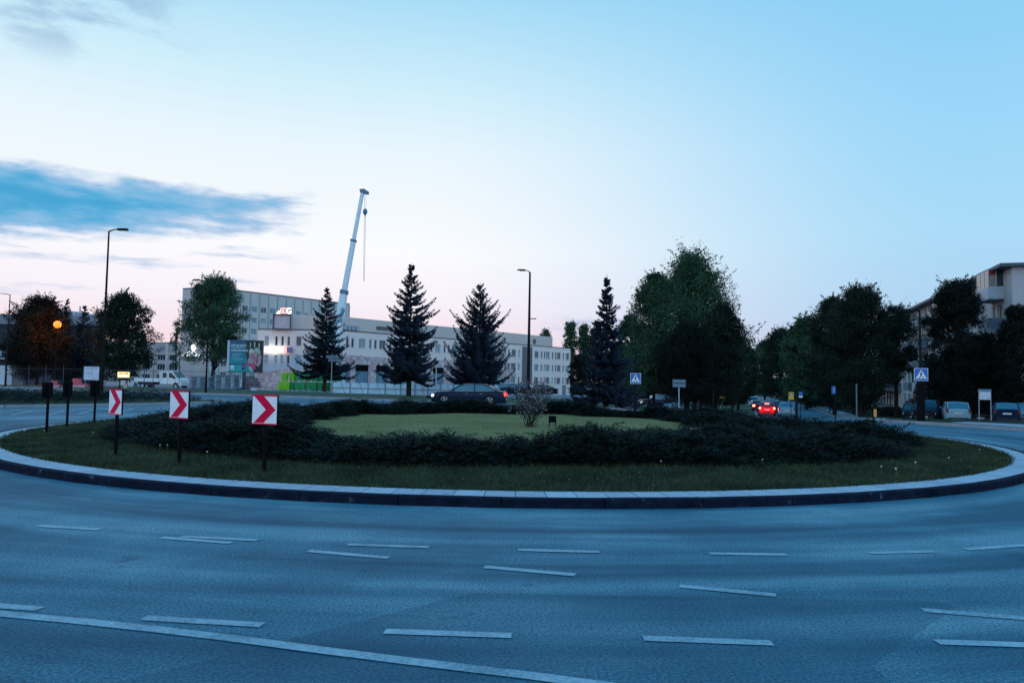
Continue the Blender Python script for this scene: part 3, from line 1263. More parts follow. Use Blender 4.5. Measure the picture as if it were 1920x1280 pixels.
# ------------------------------------------------------------------ vehicles
M_TYRE = mat('tyre', (.012, .012, .014), .85)
M_RIM = mat('rim_alloy', (.40, .44, .50), .35, metal=.8)
M_GLASS = mat('car_glass', (.012, .03, .045), .06, spec=.9)
M_GLASSB = mat('car_glass_bright', (.05, .15, .19), .06, spec=.9)  # paler base stands in for light showing through the glass
M_TRIM = mat('black_trim', (.012, .013, .016), .55)
M_CHROME = mat('chrome', (.5, .6, .68), .2, metal=1.)
M_PLATE = mat('plate_white', (.62, .68, .74), .5)
M_TAILOFF = mat('tail_lamp_off', (.20, .008, .02), .25)
M_HEADOFF = mat('head_lamp_off', (.45, .55, .62), .15)
M_TAILON = mat('tail_lamp_lit', (.8, .02, .02), .4, emit=(1., .05, .03), estr=3.)
M_BRAKE = mat('brake_lamp_lit', (.9, .1, .1), .4, emit=(1., .16, .12), estr=9.)
M_HEADON = mat('head_lamp_lit', (.9, .8, .7), .3, emit=(1., .86, .72), estr=3.)


def paintm(name, c, rough=.28):
    return mat('car_paint_' + name, c, rough, metal=0., spec=.12, coat=.05, noise=(2., .95, 1.05))


P_NAVY = paintm('dark_blue', (.004, .016, .042))
P_BLACK = paintm('black', (.008, .010, .014))
P_SILVER = paintm('silver_blue', (.27, .42, .48))
P_GREY = paintm('grey', (.06, .09, .12))
P_RED = paintm('red', (.30, .010, .02))
P_WHITE = paintm('white', (.84, .88, .90))
P_LBLUE = paintm('pale_blue', (.14, .24, .32))

# kind: L, width, height, belt, hood z, [cabin x: windscreen foot, roof front, roof rear, rear window foot], wheel x, boot z
KINDS = {
    'saloon': dict(L=4.75, W=1.82, H=1.42, belt=.93, hood=.86, boot=.98, cab=(1.15, .35, -1.05, -1.85), wx=(1.50, -1.38), wr=.335),
    'hatch': dict(L=4.05, W=1.74, H=1.46, belt=.94, hood=.88, boot=.98, cab=(1.05, .35, -1.45, -1.90), wx=(1.28, -1.24), wr=.31),
    'estate': dict(L=4.75, W=1.80, H=1.50, belt=.94, hood=.86, boot=.98, cab=(1.20, .40, -1.85, -2.28), wx=(1.42, -1.33), wr=.325),
    'suv': dict(L=4.55, W=1.86, H=1.68, belt=1.08, hood=1.00, boot=1.12, cab=(1.15, .45, -1.60, -2.12), wx=(1.38, -1.30), wr=.36),
}


def make_car(name, label, kind, paint, loc, rz, group=None, tail=None, head=None, brake=False):
    K = KINDS[kind]
    L, Wd, H = K['L'], K['W'] / 2, K['H']
    x0, x1 = -L / 2, L / 2
    t = thing(name, label, 'car', loc, rz, group)
    wx, wr = K['wx'], K['wr']
    arch = wr + .055

    def side_bottom(x):
        z = .20
        for c in wx:
            d = abs(x - c)
            if d < arch:
                z = max(z, wr + math.sqrt(arch * arch - d * d))
        return z

    def top(x):
        c = K['cab']
        if x > c[0]:
            f = (x - c[0]) / (x1 - c[0])
            return K['belt'] + (K['hood'] - K['belt']) * min(1, f * 1.3) - .17 * max(0, f - .72) / .28
        if x < c[3]:
            f = (c[3] - x) / max(.01, (c[3] - x0))
            return K['boot'] - .10 * f ** 2
        return K['belt'] + (K['boot'] - K['belt']) * (c[0] - x) / (c[0] - c[3])

    def halfw(x):
        f = max(0, (abs(x) - (L / 2 - .75)) / .75)
        return Wd * (1 - .17 * f ** 2.2)
    xs = sorted(set([round(x0 + L * i / 64, 4) for i in range(65)]))
    rings = []
    for x in xs:
        w = halfw(x)
        zt = top(x)
        sb = side_bottom(x)
        e = max(0, (abs(x) - (L / 2 - .25)) / .25)
        sb2 = max(sb, .20 + .10 * e)
        mid = min(.62, zt - .2)
        zz = [sb2, max(sb2, .42), max(sb2, mid), zt - .05, zt]
        ww = [w * .965, w * (.995 - .01 * e), w, w * .965, w * .90]
        zt2 = zt + .025
        rings.append([(x, -ww[i], zz[i]) for i in range(5)] + [(x, 0, zt2)] + [(x, ww[i], zz[i]) for i in range(4, -1, -1)] + [(x, w * .6, .2 if not e else .2), (x, -w * .6, .2)])
    b = MB()
    n = len(rings[0])
    v = [p for r in rings for p in r]
    f = []
    for i in range(len(rings) - 1):
        for k in range(n):
            j = (k + 1) % n
            f.append((i * n + k, (i + 1) * n + k, (i + 1) * n + j, i * n + j))
    f.append(tuple(range(n)))
    f.append(tuple(range(len(v) - 1, len(v) - n - 1, -1)))
    b.mesh(v, f)
    body = b.build('body', paint, t)
    # cabin: glass all round, painted roof and pillars
    c = K['cab']
    g = MB()
    r = MB()
    ST = [(c[0], 0), (c[0] - (c[0] - c[1]) * .35, .40), (c[0] - (c[0] - c[1]) * .7, .74), (c[1], .93), (c[1] - .2, .975), (c[1] - .45, 1.), (c[2] + .5, .995), (c[2] + .22, .965), (c[2], .91), (c[2] + (c[3] - c[2]) * .35, .70), (c[2] + (c[3] - c[2]) * .7, .34), (c[3], 0)]
    rg = []
    for x, hh in ST:
        zb = top(x) - .01
        z = zb + (H - zb) * hh
        wb = halfw(x) * .90
        wt = wb - (.17 * hh + .0) * Wd / .9
        rg.append([(x, -wb, zb), (x, -wt, z - .02 * (hh > 0)), (x, 0, z + .02 * hh), (x, wt, z - .02 * (hh > 0)), (x, wb, zb)])

    def lerp(p, q, s):
        return tuple(p[i] + (q[i] - p[i]) * s for i in range(3))
    for i in range(len(rg) - 1):
        a, d = rg[i], rg[i + 1]
        roof = 3 <= i < 8
        tgt = r if roof else g
        tgt.face([a[1], d[1], d[2], a[2]])
        tgt.face([a[2], d[2], d[3], a[3]])
        for (q, s) in ((0, 1), (4, 3)):
            # side glass below, thin roof rail above
            g.face([a[q], d[q], lerp(d[q], d[s], .90), lerp(a[q], a[s], .90)])
            r.face([lerp(a[q], a[s], .90), lerp(d[q], d[s], .90), d[s], a[s]])
    # pillars as slim bars
    for sg in (-1, 1):
        def P(i, k, off=.008):
            p = rg[i][k if sg < 0 else 4 - k]
            return (p[0], p[1] + sg * off, p[2] + .004)
        for (i, k, j, l) in ((0, 0, 1, 1), (1, 1, 2, 1), (2, 1, 3, 1), (8, 1, 9, 1), (9, 1, 10, 1), (10, 1, 11, 0)):
            r.cyl(P(i, k), P(j, l), .035, .035, 5)
        xm = (c[1] + c[2]) / 2 - .05
        zb = top(xm)
        wb = halfw(xm) * .90
        r.cyl((xm, sg * (wb + .004), zb), (xm + .0, sg * (wb - .16 * Wd / .9), H - .05), .035, .03, 5)
    g.build('window', M_GLASSB if paint in (P_NAVY, P_SILVER, P_LBLUE) else M_GLASS, t)
    r.build('roof', paint, t)
    # trim lines, sills, bumpers
    for sg in (-1, 1):
        tm = MB()
        tm.tube([(c[0] - .05, sg * halfw(c[0]) * .915, top(c[0]) - .012), (0, sg * Wd * .915, top(0) - .012), (c[3] + .1, sg * halfw(c[3]) * .915, top(c[3]) - .012)], [.012] * 3, 4)
        tm.build('window_trim', M_CHROME if kind in ('saloon',) else M_TRIM, t)
    for nm, bx in (('bumper_intake', (x1 - .03, x1 + .015, -Wd * .72, Wd * .72, .24, .40)), ('rear_diffuser', (x0 - .015, x0 + .03, -Wd * .72, Wd * .72, .24, .36)),
                   ('grille', (x1 - .03, x1 + .012, -Wd * .45, Wd * .45, .52, .66))):
        bp = MB()
        bp.box(*bx)
        bp.build(nm, M_TRIM, t)
    for sg in (-1, 1):
        # lamps wrap the corners
        tl = MB()
        if kind in ('estate', 'suv', 'hatch'):
            tl.bev(x0 - .02, x0 + .16, sg * Wd * .80 - .085, sg * Wd * .80 + .075, .72, 1.02 if kind != 'hatch' else .92, .015)
        else:
            tl.bev(x0 - .012, x0 + .55, sg * Wd * .70 - .16 * (sg > 0) - .12 * (sg < 0), sg * Wd * .70 + .135 * (sg > 0) + .16 * (sg < 0), .64, .86, .015)
        tl.build('taillight', tail or M_TAILOFF, t)
        hl = MB()
        hl.bev(x1 - .36, x1 - .02, sg * Wd * .74 - .14, sg * Wd * .74 + .14, .56, .70, .02)
        hl.build('headlight', head or M_HEADOFF, t)
        mr = MB()
        mr.bev(c[0] - .28, c[0] - .12, sg * (Wd + .02) - .07, sg * (Wd + .02) + .07, .93, 1.06, .02)
        mr.build('mirror', paint, t)
        for xx in (.1, -.85):
            dh = MB()
            dh.box(xx - .08, xx + .08, sg * Wd * .985 - .012, sg * Wd * .985 + .012, .78, .80)
            dh.build('door_handle', M_TRIM if kind != 'saloon' else M_CHROME, t)
    pl = MB()
    pl.box(x0 - .03, x0 - .012, -.26, .26, .42 if kind == 'saloon' else .62, .53 if kind == 'saloon' else .73)
    pl.build('licence_plate', M_PLATE, t)
    pl = MB()
    pl.box(x1 + .016, x1 + .03, -.26, .26, .30, .41)
    pl.build('licence_plate', M_PLATE, t)
    if brake:
        q = MB()
        q.box(c[3] + .12, c[3] + .16, -.22, .22, top(c[3]) + .28, top(c[3]) + .33)
        q.build('brake_light', M_BRAKE, t)
    for xx in wx:
        for sg in (-1, 1):
            w = MB()
            y0, y1 = sg * (Wd - .22), sg * (Wd - .02)
            w.cyl((xx, y0, wr), (xx, y1, wr), wr, wr, 24)
            wo = w.build('wheel', M_TYRE, t)
            q = MB()
            q.cyl((xx, y1 - sg * .01, wr), (xx, y1 + sg * .008, wr), wr * .30, wr * .26, 12)
            for k in range(5):
                a = k * 1.2566
                q.mesh([(xx + math.cos(a - s1 * u) * rr, y1 + sg * .004, wr + math.sin(a - s1 * u) * rr) for s1, rr, u in
                        ((-1, wr * .2, .35), (1, wr * .2, .35), (1, wr * .66, .17), (-1, wr * .66, .17))], [(0, 1, 2, 3)])
            nn = 24
            vv = []
            for rr in (wr * .72, wr * .64):
                for k in range(nn):
                    a = 2 * math.pi * k / nn
                    vv.append((xx + rr * math.cos(a), y1 + sg * .004, wr + rr * math.sin(a)))
            q.mesh(vv, [(k, (k + 1) % nn, nn + (k + 1) % nn, nn + k) for k in range(nn)])
            q.build('rim', M_RIM, wo)
    return t


def put(px, py):
    return gnd(px, py)


# the dark saloon driving left behind the island
SP = at(880, 764.5, 48.5)
SP.z = 0
make_car('passing_car', 'dark blue saloon driving left behind the island with glowing tail lamps', 'saloon', P_NAVY, SP, R(180 - 4), tail=M_TAILON, head=M_HEADON)
for k, (dx, e) in enumerate(((2.62, 5.),)):
    pass


def lamp_light(parent, loc, color, power, r=.1, name='lamp_light'):
    d = bpy.data.lights.new(name, 'POINT')
    d.energy = power
    d.color = color
    d.shadow_soft_size = r
    o = bpy.data.objects.new(name, d)
    col.objects.link(o)
    o.parent = parent
    o.location = loc
    return o


STR = Vector((.32, .947, 0))           # street direction
sang = math.atan2(.947, .32)
G_C = 'cars on the far street'
red = make_car('driving_car', 'red car with bright brake lamps driving away up the street', 'hatch', P_RED, foot(1438, 79), sang, G_C, tail=M_BRAKE, head=M_HEADOFF, brake=True)
lamp_light(red, (-2.35, .6, .8), (1, .08, .05), 45)
lamp_light(red, (-2.35, -.6, .8), (1, .08, .05), 45)
make_car('driving_car', 'dark car ahead of the red car with one lit tail lamp showing', 'saloon', P_RED, foot(1424, 91), sang, G_C, tail=M_BRAKE)
make_car('driving_car', 'white car farther up the street coming this way', 'hatch', P_WHITE, foot(1413, 112), sang + math.pi, G_C)
make_car('parked_car', 'silver blue hatchback parked at the kerb right of the red car', 'hatch', P_SILVER, foot(1476, 77), sang - .05, 'cars parked along the far street')
make_car('parked_car', 'dark car parked just in front of the silver blue hatchback', 'hatch', P_GREY, foot(1462, 86), sang, 'cars parked along the far street')
make_car('parked_car', 'pale blue car glimpsed between the tree trunks left of the street', 'hatch', P_LBLUE, foot(1281, 76), R(200), 'cars left of the street')
c2 = make_car('parked_car', 'small dark car with a lit headlamp on the lawn road', 'hatch', P_NAVY, foot(1233, 78), R(186), 'cars left of the street', head=M_HEADON)
G_K = 'cars parked in front of the flats'
make_car('parked_car', 'silver blue estate parked tail first left of the notice board', 'estate', P_SILVER, foot(1791, 58), R(64), G_K)
make_car('parked_car', 'dark blue hatchback parked tail first right of the notice board', 'hatch', P_NAVY, foot(1884, 54), R(60), G_K)
make_car('parked_car', 'black car facing the road beside the crossing lamp post', 'suv', P_BLACK, foot(1738, 60), R(-125), G_K)
make_car('parked_car', 'black car parked deeper in the yard under the flats', 'saloon', P_BLACK, foot(1712, 66), R(-118), G_K)
make_car('parked_car', 'dark car half hidden behind the notice board posts', 'saloon', P_BLACK, foot(1836, 66), R(-120), G_K)
make_car('parked_car', 'pale blue car cut by the right edge of the view', 'hatch', P_LBLUE, foot(1922, 57), R(-118), G_K)
G_M = 'cars parked beside the long building'
make_car('parked_car', 'pale car parked beyond the tail of the dark saloon', 'hatch', P_LBLUE, foot(945, 96), R(165), G_M)
make_car('parked_car', 'dark car parked nearest the blossoming bush', 'saloon', P_NAVY, foot(972, 93), R(165), G_M)
make_car('parked_car', 'dark car parked behind the blossoming bush', 'saloon', P_BLACK, foot(1012, 100), R(170), G_M)
for i, px in enumerate((1112, 1128, 1146, 1160)):
    make_car('parked_car', 'dark parked car in the far row, ' + ('leftmost', 'second from the left', 'third from the left', 'rightmost')[i], 'hatch', P_BLACK if i % 2 else P_NAVY, foot(px, 118), R(-75), 'far parked row behind the blue spruce')
for i, px in enumerate((1393, 1404)):
    make_car('parked_car', ('far white car left of the street end', 'far grey car nearer the street end')[i], 'hatch', (P_WHITE, P_SILVER)[i], foot(px, 150), sang + math.pi, G_C)
make_car('parked_car', 'white estate parked behind the flatbed van', 'estate', P_WHITE, foot(255, 99), R(80))

# ------------------------------------------------------------------ double cab flatbed van


def flatbed_van():
    base = foot(306, 93)
    t = thing('flatbed_van', 'white double cab flatbed van parked side on at the site fence', 'van', base, R(-9))
    Lr, Lf = -3.3, 3.0
    b = MB()
    prof = [(.15, .42), (.15, 2.22), (1.35, 2.26), (1.75, 2.16), (2.40, 1.38), (2.88, 1.12), (3.0, .85), (3.0, .42), (2.62, .42), (2.55, .70), (2.25, .84), (1.95, .70), (1.88, .42)]
    b.prism(prof, -.98, .98)
    b.build('body', P_WHITE, t)
    g = MB()
    for sg in (-1, 1):
        y = sg * .985
        g.prism([(1.32, 1.36), (1.32, 1.98), (1.66, 1.98), (2.22, 1.34)], y - .004, y + .004)
        g.prism([(.46, 1.36), (.46, 1.98), (1.02, 1.98), (1.02, 1.36)], y - .004, y + .004)
    g.mesh([(1.79, -.86, 2.13), (1.79, .86, 2.13), (2.38, .86, 1.43), (2.38, -.86, 1.43)], [(0, 1, 2, 3)])
    g.v = [(x + .012 if abs(y) < .9 else x, y, z + .012 if abs(y) < .9 else z) for x, y, z in g.v]
    g.build('window', M_GLASS, t)
    q = MB()
    for sg in (-1, 1):
        q.box(.30, .305 + .01, sg * .984 - .008, sg * .984 + .008, .5, 2.1)
        q.box(1.16, 1.18, sg * .984 - .008, sg * .984 + .008, .5, 2.1)
        q.box(1.22, 1.34, sg * .984 - .014, sg * .984 + .014, 1.16, 1.20)
        q.box(.40, .52, sg * .984 - .014, sg * .984 + .014, 1.16, 1.20)
        q.box(.2, 1.86, sg * .984 - .01, sg * .984 + .01, .46, .58)
    q.build('door_trim', M_TRIM, t)
    for sg in (-1, 1):
        m_ = MB()
        m_.bev(2.02, 2.16, sg * 1.12 - .08, sg * 1.12 + .08, 1.25, 1.6, .02)
        m_.build('mirror', M_TRIM, t)
        h = MB()
        h.bev(2.70, 2.98, sg * .80 - .12, sg * .80 + .12, .86, 1.06, .02)
        h.build('headlight', M_HEADOFF, t)
        tl = MB()
        tl.box(-3.36, -3.30, sg * .85 - .08, sg * .85 + .08, .55, .72)
        tl.build('taillight', M_TAILOFF, t)
    bed = MB()
    bed.box(-3.3, .02, -1.02, 1.02, .80, .88)
    bd = bed.build('load_bed', M_LGREY, t)
    for nm, bx in (('side_board', (-3.3, .02, -1.04, -1.0, .88, 1.26)), ('side_board', (-3.3, .02, 1.0, 1.04, .88, 1.26)), ('tail_board', (-3.34, -3.3, -1.0, 1.0, .88, 1.26))):
        s_ = MB()
        s_.box(*bx)
        s_.build(nm, P_WHITE, bd)
    h = MB()
    for zz in (1.3, 1.5, 1.7, 1.9, 2.1):
        h.box(.0, .04, -.95, .95, zz, zz + .06)
    for yy in (-1., -.3, .26, .94):
        h.box(.0, .05, yy, yy + .06, .88, 2.2)
    h.build('headboard', P_WHITE, t)
    fr = MB()
    fr.box(-3.2, .4, -.5, -.38, .5, .8)
    fr.box(-3.2, .4, .38, .5, .5, .8)
    fr.box(-1.9, -.9, -.9, -.6, .42, .75)
    fr.build('chassis', M_TRIM, t)
    for xx in (2.25, -1.95 - .3):
        for sg in (-1, 1):
            w = MB()
            w.cyl((xx, sg * .74, .35), (xx, sg * .97, .35), .35, .35, 20)
            wo = w.build('wheel', M_TYRE, t)
            r_ = MB()
            r_.cyl((xx, sg * .96, .35), (xx, sg * .985, .35), .2, .17, 12)
            r_.build('rim', M_LGREY, wo)


flatbed_van()

# ------------------------------------------------------------------ buildings


def brick_mat(name, a, b, scale=1., joint=.0):
    m, w, p = nmat(name)
    P = w.pos()
    n = w.m('ADD', w.m('MULTIPLY', w.noise(P, .25, 4, .6), .6), w.m('MULTIPLY', w.noise(P, 3., 3, .6), .4))
    c = w.ramp(n, [(.35, a + (1,)), (.65, b + (1,))])
    x, y, z = w.sep(P)
    fr = w.m('FRACT', w.m('MULTIPLY', z, 3.3))
    c = w.mix(w.m('MULTIPLY', w.m('LESS_THAN', fr, .12), .25), c, tuple(v * .6 for v in a) + (1,))
    w.l.new(c, p.inputs['Base Color'])
    p.inputs['Roughness'].default_value = .9
    return m


def stripped_mat():
    """brick wall with plaster knocked off the ground storeys"""
    m, w, p = nmat('half_stripped_wall')
    P = w.pos()
    x, y, z = w.sep(P)
    n = w.noise(P, .45, 5, .65)
    n2 = w.noise(P, 1.6, 5, .75)
    up = w.ramp(w.m('ADD', w.m('MULTIPLY', w.noise(P, .2, 3), .6), w.m('MULTIPLY', w.noise(P, 3., 3), .4)), [(.35, (.86, .71, .66, 1)), (.65, (.94, .81, .74, 1))])
    low = w.ramp(n2, [(.34, (.34, .22, .22, 1)), (.50, (.58, .44, .43, 1)), (.58, (.64, .54, .53, 1)), (.64, (.75, .75, .78, 1))])
    edge = w.m('ADD', z, w.m('MULTIPLY', w.m('SUBTRACT', n, .5), 1.6))
    zone = w.m('MULTIPLY', w.smooth(edge, 5.55, 5.35), w.smooth(w.m('ADD', x, w.m('MULTIPLY', n, 2.)), 2.2, 1.6))
    pl = w.m('MULTIPLY', w.smooth(w.m('SUBTRACT', edge, w.m('MULTIPLY', w.m('ADD', x, 36.), .10)), 3.0, 3.15), w.smooth(x, -30., -31.))
    low = w.mix(pl, low, (.50, .57, .63, 1))
    c = w.mix(zone, up, low)
    w.l.new(c, p.inputs['Base Color'])
    p.inputs['Roughness'].default_value = .9
    bump(w, p, n2, .5, .05)
    return m


M_WALLA = stripped_mat()
M_WALLT = brick_mat('tower_brick', (.54, .53, .49), (.66, .64, .60))
M_WALLP = brick_mat('end_wall_brick', (.56, .48, .46), (.68, .60, .57))
M_WALLR = brick_mat('flats_render', (.42, .42, .45), (.54, .53, .55))
M_ATTIC = brick_mat('attic_cladding', (.66, .55, .50), (.76, .66, .60))
M_DARKB = brick_mat('dark_facade', (.012, .016, .03), (.03, .035, .05))
M_PIER = mat('pier', (.34, .36, .38), .9)
M_EDGE = mat('roof_edge', (.07, .09, .12), .6)
M_ROOF = mat('roof_felt', (.06, .065, .07), .9)
M_PANE = mat('window_pane', (.02, .035, .045), .08, spec=.8)
M_CURT = mat('window_curtain', (.30, .38, .42), .5)
M_TEAL = mat('window_teal', (.10, .24, .28), .15, spec=.8)
M_FRAME = mat('window_frame', (.62, .66, .72), .5)
M_SHOPW = mat('shop_glass', (.16, .30, .40), .2, spec=.7)
M_LITW = mat('sign_lit_white', (.9, .9, .9), .5, emit=(1., .98, .94), estr=2.2)
M_LITB = mat('letters_lit', (.8, .9, 1.), .5, emit=(.80, .93, 1.), estr=1.6)
M_LITR = mat('letters_lit_red', (1., .4, .35), .5, emit=(1., .40, .33), estr=1.5)


def wall_plane(b, P0, P1, zb, zt, openings, depth=.22, th=None):
    """wall from P0 to P1 seen with u to the right; real openings with reveals"""
    ex, ey = P1[0] - P0[0], P1[1] - P0[1]
    L = math.hypot(ex, ey)
    ex /= L
    ey /= L
    nx, ny = -ey, ex

    def Q(u, z, d=0.):
        return (P0[0] + ex * u + nx * d, P0[1] + ey * u + ny * d, z)
    zs = sorted(set([zb, zt] + [o[2] for o in openings] + [o[3] for o in openings]))
    for i in range(len(zs) - 1):
        za, zc = zs[i], zs[i + 1]
        zm = (za + zc) / 2
        act = sorted([(o[0], o[1]) for o in openings if o[2] < zm < o[3]])
        u = 0.
        for a, c in act:
            if a > u + 1e-4:
                b.face([Q(u, za), Q(a, za), Q(a, zc), Q(u, zc)])
            u = max(u, c)
        if u < L - 1e-4:
            b.face([Q(u, za), Q(L, za), Q(L, zc), Q(u, zc)])
    for o in openings:
        a, c, z0, z1 = o[:4]
        b.face([Q(a, z0), Q(a, z0, depth), Q(a, z1, depth), Q(a, z1)])
        b.face([Q(c, z0, depth), Q(c, z0), Q(c, z1), Q(c, z1, depth)])
        b.face([Q(a, z1), Q(a, z1, depth), Q(c, z1, depth), Q(c, z1)])
        b.face([Q(a, z0, depth), Q(a, z0), Q(c, z0), Q(c, z0, depth)])
    return Q, (ex, ey), (nx, ny)


_wm = {}


def window(root, P0, e, o, pane, depth=.2, mull=1, frame=M_FRAME, sill=True):
    a, c, z0, z1 = o[:4]
    w, h = round(c - a, 2), round(z1 - z0, 2)
    key = (w, h, pane.name, mull, frame.name, sill)
    if key not in _wm:
        g = MB()
        g.box(0.02, w - .02, depth, depth + .02, .02, h - .02)
        f = MB()
        k = .07
        f.box(0, w, depth - .05, depth, 0, k)
        f.box(0, w, depth - .05, depth, h - k, h)
        f.box(0, k, depth - .05, depth, k, h - k)
        f.box(w - k, w, depth - .05, depth, k, h - k)
        for i in range(mull):
            x = w * (i + 1) / (mull + 1)
            f.box(x - .035, x + .035, depth - .05, depth, k, h - k)
        sl = None
        if sill:
            sl = MB()
            sl.box(-.05, w + .05, -.08, depth - .05, -.05, -.003)
            sl = sl.data('sill', M_LGREY)
        _wm[key] = (g.data('window', pane), f.data('frame', frame), sl)
    gm, fm, sm = _wm[key]
    L = root.location
    win = link('window', gm, root, (P0[0] + e[0] * a - L.x, P0[1] + e[1] * a - L.y, z0 - L.z), math.atan2(e[1], e[0]))
    link('frame', fm, win)
    if sm:
        link('sill', sm, win)
    return win


def block(b, P0, P1, depth, zb, zt, roof=True):
    """side, back and top faces behind a front wall P0-P1"""
    ex, ey = P1[0] - P0[0], P1[1] - P0[1]
    L = math.hypot(ex, ey)
    nx, ny = -ey / L * depth, ex / L * depth
    A, B = P0, P1
    C_, D_ = (P1[0] + nx, P1[1] + ny), (P0[0] + nx, P0[1] + ny)
    b.face([(B[0], B[1], zb), (C_[0], C_[1], zb), (C_[0], C_[1], zt), (B[0], B[1], zt)])
    b.face([(C_[0], C_[1], zb), (D_[0], D_[1], zb), (D_[0], D_[1], zt), (C_[0], C_[1], zt)])
    b.face([(D_[0], D_[1], zb), (A[0], A[1], zb), (A[0], A[1], zt), (D_[0], D_[1], zt)])
    return C_, D_


def bar(b, P0, P1, z0, z1, out, inn=.0, u0=0., u1=None):
    """a long bar along a wall: projects 'out' in front, 'inn' behind"""
    ex, ey = P1[0] - P0[0], P1[1] - P0[1]
    L = math.hypot(ex, ey)
    ex /= L
    ey /= L
    nx, ny = -ey, ex
    if u1 is None:
        u1 = L
    v = []
    for z in (z0, z1):
        for u, d in ((u0, -out), (u1, -out), (u1, inn), (u0, inn)):
            v.append((P0[0] + ex * u + nx * d, P0[1] + ey * u + ny * d, z))
    b.mesh(v, [(3, 2, 1, 0), (4, 5, 6, 7), (0, 1, 5, 4), (1, 2, 6, 5), (2, 3, 7, 6), (3, 0, 4, 7)])


rw = random.Random(77)


def text_mesh(txt, size, depth, mat_, font_shear=0., align='LEFT', bold=0.):
    c = bpy.data.curves.new('lettering', 'FONT')
    c.body = txt
    c.size = size
    c.extrude = depth
    c.align_x = align
    c.shear = font_shear
    c.offset = bold
    o = bpy.data.objects.new('tmp', c)
    col.objects.link(o)
    dg = bpy.context.evaluated_depsgraph_get()
    me = bpy.data.meshes.new_from_object(o.evaluated_get(dg))
    bpy.data.objects.remove(o)
    me.materials.clear()
    me.materials.append(mat_)
    return me


def lettering(txt, size, depth, mat_, parent, loc, rz=0., tilt=90, name='lettering', roll=0., **k):
    me = text_mesh(txt, size, depth, mat_, **k)
    o = link(name, me, parent)
    o.location = loc
    o.rotation_euler = (Matrix.Rotation(rz, 4, 'Z') @ Matrix.Rotation(R(tilt), 4, 'X') @ Matrix.Rotation(roll, 4, 'Z')).to_euler()
    return o


